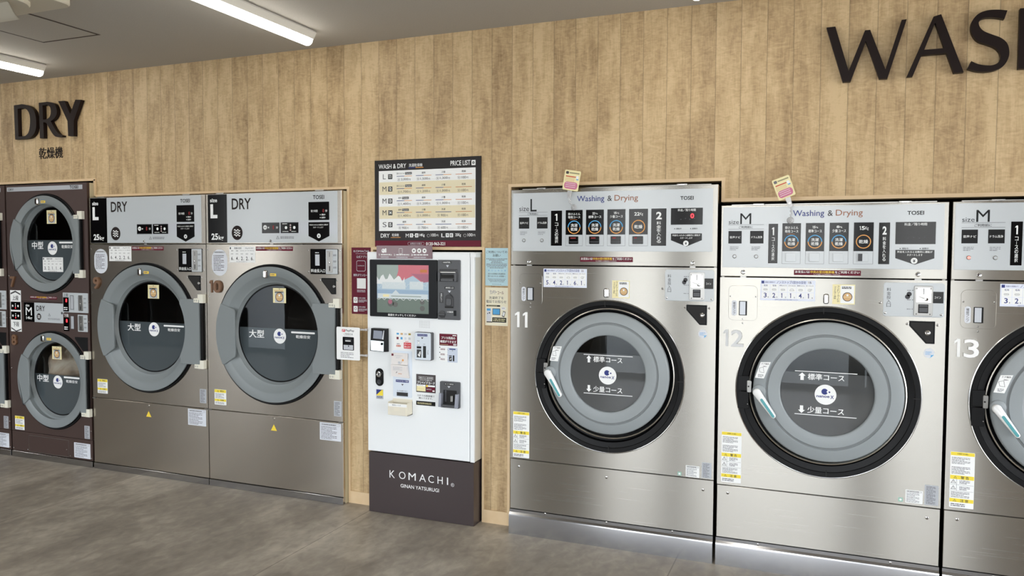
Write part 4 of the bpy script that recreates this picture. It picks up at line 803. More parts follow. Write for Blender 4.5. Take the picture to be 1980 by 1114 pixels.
def stacked(X0, X1, label):
    y = YD; ZT = 1944
    r0 = thing('stacked_dryer', label, 'dryer', ((X0+X1)/2000, .3, 0), 'stacked medium dryers at the left')
    b = MB(); casing(b, X0+2, X1, 2, ZT-2, y+21, 900, MSIDE); b.build('body', r0)
    b = MB(); b.rect_hole(X0, 1125, X1, ZT, -5030, 1530, 322, y, y+19, STEELB, 96)
    b.plate(-5415, 1899, -4672, 1929, y-1.5, y, SILVL); b.text('DRY', -5398, 1921, -5345, 1905, y-2, BROWNL, .01); b.text('TOSEI', -4790, 1925, -4709, 1904, y-2, BLACK, .045); up_p = b.build('front_panel', r0)
    b = MB(); b.rect_hole(X0, 190, X1, 1122, -4985, 580, 322, y, y+19, STEELB, 96); lo_p = b.build('front_panel', r0)
    fabric_door(r0, up_p, 0, (-5030, 1530), 347, (-5010, 1530), 256, -4688, (1722, 1327), (1722, 1325), 1556, y, '中型', (-4946, 1545, -4798, 1533), (-4922, 1522, -4815, 1499), (-5216, 1545, -5104, 1493), (-5012, 1500, 47), (-5062, 1764, -4968, 1670), (-5077, 1822), tags=(-5112, 1436, -4912, 1335))
    fabric_door(r0, lo_p, 0, (-4985, 580), 347, (-4968, 586), 256, -4653, (770, 377), (772, 378), 612, y, '中型', (-4930, 606, -4778, 594), (-4908, 583, -4798, 563), (-5196, 604, -5082, 555), (-4990, 562, 46), (-5040, 812, -4948, 722), (-5052, 872))
    def trio(par, Z, num):
        b = MB(); b.text(num, -5395, Z+76, -5345, Z, y-.2, NUMB, .03, .06); b.build('number_plate', par, 'raised bronze number '+num)
    trio(up_p, 1222, '7'); trio(lo_p, 808, '8')
    # left selector strips
    b = MB(); b.plate(-5410, 906, -5300, 1200, y-1.5, y, WHITE); f = y-2
    b.poly([(-5405, 1180), (-5355, 1197), (-5303, 1176), (-5303, 1166), (-5355, 1186), (-5405, 1169)], f, INK); b.text('上段', -5385, 1162, -5325, 1128, f, INK, .03)
    for z in (1062, 992):
        b.rect(-5405, z-2, -5305, z+56, f, GLOSSB)
        for x in (-5385, -5330): b.disc(x, z+26, 8, f-.4, WHITE, n=14)
        for k in range(3): b.disc(-5357, z+12+14*k, 4.5, f-.4, WHITE if k else REDLED, n=10)
    b.text('下段', -5385, 975, -5325, 941, f, INK, .03); b.poly([(-5405, 935), (-5355, 912), (-5303, 928), (-5303, 920), (-5355, 903), (-5405, 925)], f, INK); b.build('selector_strip', r0, 'white strip of upper and lower selectors')
    # size plate
    b = MB(); b.plate(-5271, 981, -4872, 1117.5, y-1.5, y, PANEL); b.rect(-5271, 981, -5165, 1117.5, f, GLOSSB); b.text('size', -5252, 1105, -5214, 1088, f-.4, WHITE, .01); b.text('M', -5252, 1083, -5190, 1026, f-.4, WHITE, .045); b.text('14kg', -5248, 1018, -5188, 993, f-.4, WHITE, .03)
    b.text('DRY', -5144, 1097, -5058, 1060, f, BROWNL, .012); wave_icon(b, -5120, 1020, 22, f); tri_sign(b, -5016, 1037, 12, f, PANEL); b.fine(-5030, 1015, -4890, 1000, 2, f, INK, .4); b.disc(-4892, 1052, 9, f, INK, n=14); b.build('size_plate', r0, 'white size M plate'); pay_banner(-5208, 1164, -4938, 1144, y, up_p, 0)
    for z0, z1, mm, t in ((1060, 1195, PANEL, '上段'), (925, 1055, MAROON, '下段')):
        b = MB(); b.plate(-4879, z0, -4640, z1, y-2.5, y, mm if mm is PANEL else STEELB, 3); b.rect(-4876, z0+5, -4822, z1-32, y-3, GLOSSB); b.text(t, -4872, z1-6, -4828, z1-28, y-3, INK if mm is PANEL else WHITE, .02)
        b.text('8', -4852, z1-42, -4838, z1-66, y-3.4, REDLED, .03); b.fine(-4870, z0+38, -4830, z0+12, 2, y-3.4, WHITE, .5)
        b.plate(-4806, z0+22, -4776, z1-20, y-3.5, y-2, SILVL); b.frame(-4808, z0+20, -4774, z1-18, 3, y-4, INK); cp = b.build('coin_panel', r0, 'white upper coin panel' if mm is PANEL else 'brown lower coin panel')
        b = MB(); coin_slot_white(b, -4738, z1-8, -4646, z0+6, y-2.5); b.build('coin_mechanism', cp)
    b = MB(); P = [(-4772, 893), (-4652, 893), (-4652, 800), (-4700, 800), (-4772, 880)]; b.prism(P, y-3, y+1, RUBBER, 1.2); b.build('coin_box_lock', lo_p)
    caution_small(-5394, 297, -5298, 199, y, lo_p, 0); data_plate(-4702, 285, -4652, 195, y, lo_p, 0)
    b = MB(); b.plate(X0, 45, X1, 187, y, y+19, STEELB, 0, 2); b.frame(-5256, 50, -4857, 169, 3, y-.6, SATIN)
    lp = b.build('lower_panel', r0); data_plate(-4805, 160, -4650, 56, y, lp, 0, PALEM, 9, True)
    for x, z in ((-5270, 62), (-4880, 100), (-4845, 60), (X0+12, 62), (X1-12, 62), (X0+10, 640), (X0+10, 1000), (X0+10, 1300), (X1-10, 1000), (X1-10, 1140), (-4740, 1160), (X1-10, 250)): b = MB(); b.screw(x, z, y, 4.5); b.build('screw', r0)
    b = MB(); b.plate(X0-2, 0, X1+1, 42, y-4, y+30, KICK, 0, 1.5); b.build('kick_plate', r0)
    return r0
st = stacked(-5429, -4631, 'brown reflecting stacked pair of medium dryers with bronze numbers 7 and 8, left of dryer 9')
def copy_tree(o, parent=None):
    c = o.copy(); COL.objects.link(c); c.parent = parent
    for ch in list(o.children): copy_tree(ch, c)
    return c
s2 = copy_tree(st); s2.location.x -= .812; s2['label'] = 'stacked dryer at the far left photo edge, only its right edge visible'
for ch in list(s2.children):
    for g in list(ch.children):
        if g.name.startswith('number_plate'): bpy.data.objects.remove(g)

# fleece blanket inside dryer 8
def blanket():
    m, N, L, bs = new_mat('tan_fleece'); t = N.new('ShaderNodeTexCoord'); n = N.new('ShaderNodeTexNoise'); n.inputs['Scale'].default_value = 7; n.inputs['Detail'].default_value = 3; n.inputs['Distortion'].default_value = .6
    r = N.new('ShaderNodeValToRGB'); r.color_ramp.elements[0].position = .38; r.color_ramp.elements[1].position = .62; r.color_ramp.elements[0].color = lin((186, 144, 104)); r.color_ramp.elements[1].color = lin((246, 234, 214))
    L.new(t.outputs['Object'], n.inputs['Vector']); L.new(n.outputs[0], r.inputs[0]); L.new(r.outputs[0], bs.inputs['Base Color']); bs.inputs['Roughness'].default_value = .95; bs.inputs['Sheen Weight'].default_value = .4
    n2 = N.new('ShaderNodeTexNoise'); n2.inputs['Scale'].default_value = 240; bp = N.new('ShaderNodeBump'); bp.inputs['Strength'].default_value = .5; bp.inputs['Distance'].default_value = .006; L.new(t.outputs['Object'], n2.inputs['Vector']); L.new(n2.outputs[0], bp.inputs['Height']); L.new(bp.outputs[0], bs.inputs['Normal'])
    b = MB(); V = []; F = []; nu, nv = 56, 28; cx, cz, cy = -5068, 592, 112
    for i in range(nu):
        t_ = 2*math.pi*i/nu
        for j in range(nv+1):
            p = math.pi*j/nv
            k = 1+.10*math.sin(3*t_+1.3*math.sin(2*p))+.07*math.sin(7*p+2*t_)+.05*math.sin(5*t_-4*p)
            ux, uy, uz = math.sin(p)*math.cos(t_), math.sin(p)*math.sin(t_), math.cos(p)
            V.append((cx+172*k*ux, cy+88*k*uy, cz+205*k*uz+22*math.sin(6*t_)*math.sin(p)))
    for i in range(nu):
        j2 = (i+1) % nu
        for j in range(nv): F.append((i*(nv+1)+j, i*(nv+1)+j+1, j2*(nv+1)+j+1, j2*(nv+1)+j))
    b.add(V, F, m); o = b.build('fleece_blanket', smooth=70); tag(o, 'tan and cream fleece blanket bundled behind the glass of dryer 8', 'blanket')
blanket()

# ------------------------------------------------------------------ payment kiosk
SCR = {k: pm('screen_'+k, tuple(v*.86 for v in c), .3, emit=.1) for k, c in dict(sky=(176, 202, 220), pale=(214, 226, 230), red=(206, 96, 110), plum=(170, 84, 112), green=(98, 116, 104), grey=(150, 166, 158), white=(236, 240, 240), dark=(84, 86, 80), blue=(150, 180, 208)).items()}
def kiosk():
    r0 = thing('payment_kiosk', 'white payment kiosk with a black framed touch screen on a dark brown base', 'payment machine', (-2.077, .1, 0)); y = YK
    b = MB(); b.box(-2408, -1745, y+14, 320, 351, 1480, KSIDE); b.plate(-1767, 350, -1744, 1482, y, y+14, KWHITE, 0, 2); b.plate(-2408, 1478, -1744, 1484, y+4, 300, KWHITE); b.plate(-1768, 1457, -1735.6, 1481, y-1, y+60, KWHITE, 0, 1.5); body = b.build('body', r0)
    b = MB(); b.plate(-2409, 353, -1770.5, 1480, y, y+13, KWHITE, 0, 2.5); door = b.build('front_door', r0)
    b = MB(); b.box(-2404, -1746, y+2, 300, 2, 346, KBASE); base = b.build('base', r0, 'dark brown base cabinet')
    b = MB(); f = y+1.5
    for i, c in enumerate('KOMACHI'):
        x0, w = (-2269, -2208, -2147, -2079, -2022, -1965, -1907)[i], (34, 42, 46, 42, 34, 32, 7)[i]
        b.text(c, x0, 253-i*.3, x0+w, 211, f, WHITE, -.005)
    b.disc(-1873, 214, 10, f, WHITE, n=20); b.disc(-1873, 214, 8.2, f-.3, KBASE, n=20); b.text('R', -1877, 219, -1869, 209, f-.6, WHITE, 0)
    b.text('GINAN YATSURUGI', -2198, 183, -1956, 163, f, WHITE, .008); b.build('shop_lettering', base, 'white shop name lettering')
    # touch screen
    b = MB(); b.plate(-2386, 1122, -1961, 1441, y-12, y, BEZEL, 6, 2); b.text('画面をタッチしてください', -2266, 1140, -2091, 1128, y-12.6, WHITE, .03); ts = b.build('touch_screen', r0, 'black framed touch screen')
    b = MB(); f = y-12.5; x0, x1, z0, z1 = -2337, -2011, 1146, 1412
    def q(u0, v0, u1, v1, m, k=0): b.rect(x0+(x1-x0)*u0, z1-(z1-z0)*v1, x0+(x1-x0)*u1, z1-(z1-z0)*v0, f-.25*k, m)
    def pg(P, m, k=0): b.poly([(x0+(x1-x0)*u, z1-(z1-z0)*v) for u, v in P], f-.25*k, m)
    q(0, 0, 1, 1, SCR['sky']); q(0, .7, 1, 1, SCR['green'], 1); q(0, 0, .5, .3, SCR['grey'], 1)
    pg([(.42, 0), (1, 0), (1, .34), (.88, .36), (.7, .22), (.55, .3), (.36, .36), (.42, .12)], SCR['red'], 2); pg([(.66, .18), (1, .18), (1, .33), (.9, .36), (.76, .24)], SCR['plum'], 3); q(.84, .09, .97, .15, ORANGE, 3)
    random.seed(3); top = [(i/24, .26+.07*math.sin(i*1.7)+random.uniform(-.03, .03)) for i in range(14)]
    pg([(0, .4)]+top+[(.54, .4)], SCR['white'], 3); q(.1, .36, .56, .5, SCR['pale'], 4); q(.64, .34, .9, .5, SCR['pale'], 4)
    q(0, .52, 1, .6, SCR['blue'], 2); q(.02, .6, .98, .7, SCR['pale'], 3); q(.12, .62, .24, .67, CREAM, 4); q(.28, .64, .86, .66, SCR['grey'], 4); pg([(.3, .6), (.37, .52), (.44, .6)], SCR['pale'], 4)
    b.pline([(x0+(x1-x0)*i/40, z1-(z1-z0)*(.705+.025*math.sin(i*1.3)+random.uniform(-.012, .012))) for i in range(41)], 2, f-1.5, SCR['white'])
    b.pline([(x0+(x1-x0)*i/40, z1-(z1-z0)*(.4+.05*math.sin(i*.9)+random.uniform(-.03, .03))) for i in range(41)], 1.2, f-1.5, SCR['white'])
    for u, v, r, m in ((.27, .8, 20, 'dark'), (.36, .82, 16, 'dark'), (.88, .76, 14, 'dark'), (.88, .89, 15, 'dark')): b.disc(x0+(x1-x0)*u, z1-(z1-z0)*v, r, f-1, SCR[m], n=24, rz=r*.95)
    b.disc(x0+(x1-x0)*.26, z1-(z1-z0)*.77, 13, f-1.3, SCR['plum'], n=20); b.build('display', ts, 'lit display under a wrinkled clear sheet')
    # pay unit
    b = MB(); b.plate(-1958, 1119, -1824, 1442, y-10, y, KGREY, 5, 1.5); pu = b.build('cash_unit', r0, 'grey cash unit'); f = y-10.5
    b = MB(); b.rect(-1930, 1422, -1872, 1436, f, KDARK, 1); b.text('1000円札', -1924, 1433, -1879, 1425, f-.4, WHITE, .02); b.poly([(-1906, 1414), (-1889, 1414), (-1897.5, 1402)], f, SILVL); b.build('banknote_label', pu)
    b = MB(); b.rect(-1914, 1286, -1857, 1298, f, GLOSSB, 1); b.text('硬貨投入口', -1909, 1296, -1862, 1288, f-.4, WHITE, .02); b.poly([(-1895, 1277), (-1877, 1277), (-1886, 1264)], f, SILVL); b.build('coin_label', pu)
    b = MB(); b.rect(-1947, 1209, -1922, 1266, f, KDARK, 1); b.vtext('返却レバー', -1939, 1262, -1930, 1213, f-.4, WHITE, .01); b.build('lever_label', pu)
    b = MB(); b.text('つり銭返却', -1903, 1166, -1864, 1157, f, WHITE, .02); b.build('change_label', pu)
    b = MB(); b.plate(-1946, 1327, -1838, 1392, y-14, y-9, KDARK, 4, 2); b.plate(-1944, 1372, -1846, 1379, y-20, y-13, SATIN, 2, 1.5); b.plate(-1950, 1326, -1938, 1378, y-26, y-12, KGREY, 3, 2); b.plate(-1852, 1326, -1840, 1374, y-26, y-12, KGREY, 3, 2); b.rect(-1932, 1345, -1858, 1362, y-14.6, DARKIN)
    b.plate(-1934, 1328, -1858, 1340, y-24, y-14, KGREY, 2, 1.5); b.build('banknote_slot', pu)
    b = MB(); P = [(-1912+0, 1190), (-1866, 1190)]+[(-1889+23*math.cos(t), 1232+23*math.sin(t)) for t in [math.pi*i/14 for i in range(15)]]
    b.prism(P, y-13, y-9, KDARK, 1.5); b.plate(-1904, 1195, -1874, 1236, y-20, y-12, KGREY, 9, 3); b.rect(-1912, 1183, -1862, 1191, y-13.5, DARKIN); b.tube([(-1876, 1e-9, 0)]*0 or [(-1886, y-11, 1263), (-1872, y-11, 1252), (-1862, y-11, 1240), (-1860, y-11, 1192)], 1.6, KDARK); b.build('coin_slot', pu)
    b = MB(); b.lathe(-1930, 1148, [(20, y-10), (20, y-13), (15, y-14), (.01, y-14)], KDARK, 28); b.plate(-1950, 1144, -1909, 1152, y-24, y-12, KGREY, 4, 2); b.line(-1922, 1138, -1914, 1129, 3, y-11, DARKIN); b.build('return_knob', pu)
    b = MB(); b.plate(-1860, 1141, -1845, 1170, y-11.5, y-9, GLOSSB, 1); b.build('change_window', pu)
    b = MB()
    for i in range(9):
        for j in range(6): b.disc(-2073+61*i/8, 1105-35*j/5, 1.3, y-.5, INK, n=8)
    b.build('speaker_grille', door)
    # contactless reader
    b = MB(); X0, X1, Z0, Z1 = -2366, -2270, 925, 1056
    def slab(P, Q, m, name, par):
        bb = MB(); bb.add([(x, y_, z) for x, y_, z in P]+[(x, y_, z) for x, y_, z in Q], [(0, 1, 2, 3), (4, 5, 1, 0), (5, 6, 2, 1), (6, 7, 3, 2), (7, 4, 0, 3)], m); return bb
    yb = y; P = [(X0, y-46, Z0+4), (X1-2, y-46, Z0), (X1-2, y-24, Z1-2), (X0, y-24, Z1)]
    b = slab([(X0, y-42, Z0+6), (X1, y-42, Z0+3), (X1, y-30, Z1-2), (X0, y-30, Z1)], [(X0, yb, Z0), (X1, yb, Z0), (X1, yb, Z1), (X0, yb, Z1)], RUBBER, '', None)
    b.lathe(0, 0, [(0.02, 0), (.01, 0)], RUBBER, 3) if False else None
    rd = b.build('card_reader', r0, 'black contactless card reader')
    b = MB(); b.add([(X0+6, y-43.4, 934), (X1-8, y-43.6, 931), (X1-10, y-37, 986), (X0+2, y-37, 989)], [(0, 1, 2, 3)], pm('reader_silver', (206, 218, 222), .25, .3)); b.lathe(X1-20, 972, [(7, y-38), (7, y-43), (.01, y-43)], GLOSSB, 20); b.build('reader_face', rd)
    b = MB(); b.add([(X0+16, y-35.6, 1000), (X1-22, y-35.6, 998), (X1-22, y-32, 1043), (X0+18, y-32, 1045)], [(0, 1, 2, 3)], pm('reader_screen', (74, 84, 104), .2, emit=.12)); b.add([(X1-22, y-36, 998), (X1-12, y-37, 996), (X1-10, y-31.5, 1046), (X1-15, y-31.5, 1046)], [(0, 1, 2, 3)], SILVL); b.build('reader_screen', rd)
    # accepted cards sticker
    b = MB(); b.plate(-2234, 948, -2117, 1045, y-.8, y, WHITE, 4); f = y-1.2
    for i, c in enumerate([RING_B, TAN, SILVL, pm('olive_print', (160, 140, 40), .5)]): b.rect(-2219+25*i, 1024, -2204+25*i, 1034, f, c, 1)
    for i, c in enumerate([MAROON, RING_B, PALEM, SILVL]): b.rect(-2219+25*i, 998, -2206+25*i, 1011, f, c, 1)
    b.rect(-2221, 956, -2193, 966, f, pm('brick_print', (196, 88, 60), .5)); b.text('使える', -2218, 964, -2196, 958, f-.3, WHITE, .02); b.fine(-2218, 976, -2196, 970, 1, f, INK, .6)
    RED = pm('red_print', (208, 26, 48), .45); b.rect(-2173, 948.5, -2127, 982, f, RED); b.text('ポイント', -2169, 978, -2131, 968, f-.3, WHITE, .03); b.text('使えます', -2169, 964, -2131, 953, f-.3, WHITE, .03); b.fine(-2164, 990, -2140, 986, 1, f, RED, .7); b.build('payment_marks_sticker', door)
    # prepaid card unit
    b = MB(); b.plate(-2091, 893, -1986, 1046, y-28, y, KGREY, 8, 3); pp = b.build('prepaid_card_unit', r0)
    b = MB(); f = y-29; b.plate(-2089, 895, -1990, 1044, y-29, y-27, pm('pale_blue_panel', (208, 218, 228), .35), 7, .8); b.rect(-2072, 1025, -2010, 1037, f-.4, NAVY); b.text('プリペイドカード', -2069, 1034, -2013, 1028, f-.8, WHITE, .02); b.poly([(-2050, 1019), (-2034, 1019), (-2042, 1009)], f-.4, KGREY)
    b.disc(-2064, 988, 7, f-.4, SILVL, n=20); b.disc(-2064, 988, 5, f-.6, WHITE, n=20); b.fine(-2074, 1001, -2056, 997, 1, f-.4, INK, .6); b.fine(-2074, 976, -2054, 973, 1, f-.4, INK, .6); b.rect(-2076, 957, -2048, 969, f-.4, BLACK); b.rect(-2076, 907, -2048, 952, f-.4, KDARK); b.poly([(-2070, 922), (-2054, 944), (-2052, 932), (-2058, 910)], f-.8, WHITE); b.poly([(-2064, 926), (-2057, 936), (-2060, 922)], f-1.1, INK)
    b.rect(-2037, 907, -2019, 972, f-.4, BLACK); b.rect(-2031, 909, -2026, 970, f-.8, KDARK); b.fine(-2036, 984, -2022, 980, 1, f-.4, INK, .6); b.vtext('カード返却', -2010, 952, -2004, 926, f-.4, INK); b.build('prepaid_card_face', pp, 'pale blue face with card slots')
    # maroon balance notice and picture under it
    b = MB(); b.plate(-1951.5, 977, -1844.6, 1041, y-.8, y, MAROON, 2); f = y-1.2; b.text('プリカ残高の', -1940, 1026, -1856, 1012, f, WHITE, .03); b.text('確認ができます', -1947, 1006, -1850, 992, f, WHITE, .03); b.rect(-1872, 1031, -1849, 1036, f, WHITE); b.rect(-1867, 980, -1849, 989, f, WHITE); b.text('残高', -1865, 987, -1851, 982, f-.3, MAROON, .02); b.fine(-1948, 984, -1890, 981, 1, f, CREAM, .5); b.build('balance_notice', door)
    b = MB()
    b.plate(-1902, 887, -1842, 966, y-.8, y, pm('pale_blue_print', (196, 206, 222), .45), 3); b.rect(-1891, 956, -1854, 962, y-1.2, NAVY); b.poly([(-1876, 953), (-1868, 953), (-1872, 948)], y-1.2, KGREY); b.rect(-1893, 921, -1876, 925, y-1.2, BLACK); b.rect(-1893, 894, -1876, 918, y-1.2, KDARK); b.poly([(-1889, 900), (-1880, 914), (-1880, 904)], y-1.6, WHITE); b.rect(-1870, 894, -1861, 926, y-1.2, BLACK)
    for z in (958, 930, 903): b.plate(-1951, z-12, -1906, z+9, y-.8, y, WHITE, 2); b.fine(-1945, z+4, -1912, z-7, 2, y-1.2, MAROON, .5); b.disc(-1949, z+8, 3, y-1.5, INK, n=10); b.line(-1906, z-2, -1893, z-6, .8, y-1.6, MAROON)
    b.build('slot_guide_sticker', door)
    # lock and security sticker
    b = MB(); b.plate(-2355, 728, -2304, 828, y-7, y, GLOSSB, 25, 3); b.lathe(-2330, 795, [(17, y-7), (16, y-12), (12, y-13), (10, y-11), (.01, y-11)], CHROME, 28); b.rect(-2332, 788, -2328, 802, y-13.5, DARKIN); b.lathe(-2330, 752, [(14, y-7), (13, y-9), (.01, y-8)], KDARK, 24); b.build('door_lock', door, 'black oval door lock')
    b = MB(); b.plate(-2353, 654, -2306, 709, y-.8, y, SILVL); f = y-1.2; b.rect(-2351, 673, -2308, 707, f, YEL); b.poly([(-2351, 707), (-2351, 676), (-2315, 707)], f-.3, NAVY); b.text('ALSOK', -2349, 670, -2311, 661, f, NAVY, .04); b.fine(-2349, 659, -2311, 656, 1, f, INK, .5); b.build('security_sticker', door, 'blue and yellow security sticker')
    # receipt slot plate
    b = MB(); b.plate(-2242, 675, -2122, 935, y-2, y, pm('pale_slot_plate', (214, 224, 236), .4), 6); f = y-2.4; b.rect(-2224, 758, -2142, 772, f, NAVY); b.text('プリペイドカード発券', -2220, 769, -2146, 761, f-.3, WHITE, .02); b.poly([(-2190, 749), (-2174, 749), (-2182, 739)], f, KGREY); b.text('カードをお取りください', -2216, 713, -2149, 706, f, INK, .015); b.plate(-2217.6, 681, -2147.3, 702, y-4, y-2, KDARK, 1); b.rect(-2213, 690, -2152, 694, y-4.5, DARKIN); b.build('card_issue_slot', door)
    # collection tray
    IV = pm('tray_ivory_plastic', (226, 220, 202), .4); b = MB(); x0, x1, z0, z1 = -2243, -2120, 583, 655; D = 58; t = 3
    b.plate(x0, z0, x1, z1-6, y-D, y-D+t, IV, 5, 1.5); b.box(x0, x0+t, y-D+t, y, z0, z1, IV); b.box(x1-t, x1, y-D+t, y, z0, z1, IV); b.box(x0, x1, y-D+t, y, z0, z0+t, IV); b.box(x0, x1, y-3, y-.2, z0, z1+10, IV)
    b.rect(x0+4, z1-24, x1-3, z1-8, y-D-.4, WHITE); b.text('使用済カード入れ', x0+28, z1-12, x1-40, z1-19, y-D-.8, INK, .01)
    for i in range(13):
        for j in range(6):
            if 4 <= i <= 7 and j < 3: continue
            b.rect(x0+10+8*i, z1-32-7*j, x0+13+8*i, z1-30-7*j, y-D-.4, SILVL)
    b.build('card_tray', r0, 'ivory plastic used card tray')
    # black prepaid card advert
    b = MB(); b.plate(-2095.4, 711, -1975, 811, y-.8, y, KBASE, 2); f = y-1.2; b.frame(-2080, 785, -1990, 799, .8, f, WHITE); b.text('洗濯もカフェも', -2076, 796, -2036, 788, f, WHITE, .01); b.text('店内利用', -2030, 796, -1994, 788, f, WHITE, .01); b.text('どちらでも使える!', -2072, 783, -1998, 775, f, WHITE, .015); b.text('プリペイドカード', -2090, 773, -1980, 757, f, WHITE, .04)
    b.rect(-2092, 717, -2037, 745, f, CREAM, 1); b.rect(-2092, 745, -2037, 754, f, WHITE); b.fine(-2084, 752, -2046, 748, 1, f-.3, INK, .4); b.rect(-2084, 730, -2046, 731, f-.3, TAN); b.rect(-2033, 717, -1979, 743, f, MAROON, 1); b.rect(-2033, 744, -1979, 753, f, WHITE); b.disc(-2028, 748, 6.5, f-.4, YTXT, n=18); b.fine(-2030, 735, -1995, 726, 2, f-.3, PALEM, .3); b.rect(-1994, 719, -1981, 726, f-.3, WHITE); b.build('prepaid_advert', door, 'dark prepaid card advert')
    b = MB(); b.text('コチラの精算機で', -2090, 698, -1982, 687, y-.5, INK, .012); b.text('購入できます。', -2080, 684, -1994, 674, y-.5, INK, .012); b.plate(-2095.7, 639, -1977, 662, y-.8, y, BLACK, 1); b.fine(-2088, 656, -1986, 644, 2, y-1.2, CREAM, .35); b.build('purchase_lettering', door)
    # change outlet
    b = MB(); X0, X1, Z0, Z1 = -1942, -1824, 640, 783; b.holed(rr_pts(X0, Z0, X1, Z1, 7), rr_pts(X0+20, Z0+14, X1-16, Z1-46, 2), y-14, y-.2, KGREY); b.rect(X0+18, Z0+12, X1-14, Z1-44, y-.6, DARKIN)
    b.rect(X0+28, Z1-18, X1-32, Z1-8, y-14.4, GLOSSB, 1); b.text('おつり·領収証', X0+31, Z1-10, X1-35, Z1-16, y-14.8, WHITE, .025); b.poly([(X0+46, Z1-24), (X0+64, Z1-24), (X0+55, Z1-35)], y-14.4, SILVL)
    b.plate(X0+22, Z0+12, X1-18, Z0+20, y-34, y-4, KGREY, 1, 1); b.rect(X0+24, Z0+30, X0+34, Z1-50, y-2, KGREY); co = b.build('change_outlet', r0, 'dark grey change outlet')
    for xa in (X0+1, X1-20):
        b = MB(); b.prism([(xa, Z0+6), (xa+15, Z0+6), (xa+19, Z1-62), (xa+5, Z1-62)], y-38, y-12, pm('outlet_side', (150, 154, 166), .3, .3) if 'outlet_side' not in bpy.data.materials else bpy.data.materials['outlet_side'], 2); b.build('side_guard', co)
    b = MB(); b.plate(X0+62, Z0+34, X0+78, Z0+66, y-12, y-2, SATIN, 1, 1); b.build('outlet_flap', co)
kiosk()
# leaflet hung on the kiosk
b = MB(); PAP = pm('leaflet_paper', (226, 222, 220), .6); y = YK
b.plate(-2246, 858, -2144, 922, y-14, y-2.4, PAP, 1, .5); b.add([(-2246, y-22, 858), (-2146, y-22, 856), (-2134, y-20, 786), (-2240, y-20, 792)]+[(-2246, y-4, 858), (-2146, y-4, 856), (-2134, y-4, 786), (-2240, y-4, 792)], [(3, 2, 1, 0), (0, 1, 5, 4), (1, 2, 6, 5), (2, 3, 7, 6), (3, 0, 4, 7)], PAP)
b.rect(-2244, 906, -2231, 918, y-14.5, MAROON); b.text('LAUNDRY', -2226, 911, -2172, 905, y-14.5, SILVL, .01); b.fine(-2216, 902, -2182, 892, 3, y-14.5, SILVL, .4); b.disc(-2172, 884, 6, y-14.6, RING_O, n=18); b.plate(-2202, 862, -2188, 876, y-15, y-14, SILVL); b.pline([(-2186, 864), (-2178, 872), (-2182, 880)], 1, y-14.6, INK)
b.fine(-2230, 848, -2160, 826, 5, y-22.6, SILVL, .4); b.line(-2210, 812, -2204, 820, 3, y-22.8, INK); b.fine(-2196, 812, -2170, 806, 1, y-22.8, ORANGE, .5)
tag(b.build('leaflet', smooth=20), 'folded pale leaflet hung on the kiosk front above the card issue slot', 'leaflet')
# hinged card beside the kiosk
r0 = thing('card_sign', 'small white payment guide card on clear arms at the left side of the kiosk', 'sign', (-2.53, -.11, .86)); y = -108
b = MB(); b.plate(-2606, 866, -2450, 1054, y-3, y, WHITE, 7, .5); f = y-3.4; RP = bpy.data.materials['red_print']; b.rect(-2568, 1027, -2548, 1042, f, RP, 2); b.text('P', -2563, 1040, -2553, 1029, f-.3, WHITE, .03); b.text('PayPay', -2544, 1041, -2486, 1026, f, INK, .015); b.text('ご利用方法', -2556, 1020, -2496, 1009, f, INK, .01); b.fine(-2552, 1006, -2500, 1002, 1, f, SILVL, .5)
b.rect(-2564, 922, -2488, 998, f, GLOSSB, 4); b.rect(-2548, 970, -2506, 988, f-.3, KDARK); b.rect(-2546, 973, -2510, 978, f-.6, WHITE); b.rect(-2558, 925, -2494, 952, f-.3, SILVL, 2); b.disc(-2524, 946, 4, f-.6, BLACK, n=12); b.fine(-2578, 912, -2476, 876, 4, f, INK, .35); b.build('card', r0)
for z in (1043, 897):
    b = MB(); b.plate(-2452, z-5, -2409, z+5, y+2, y+5, HALFC, 2); b.lathe(-2412, z, [(8, y+10), (7, y), (.01, y-1)], HALFC, 16); b.build('arm', r0)

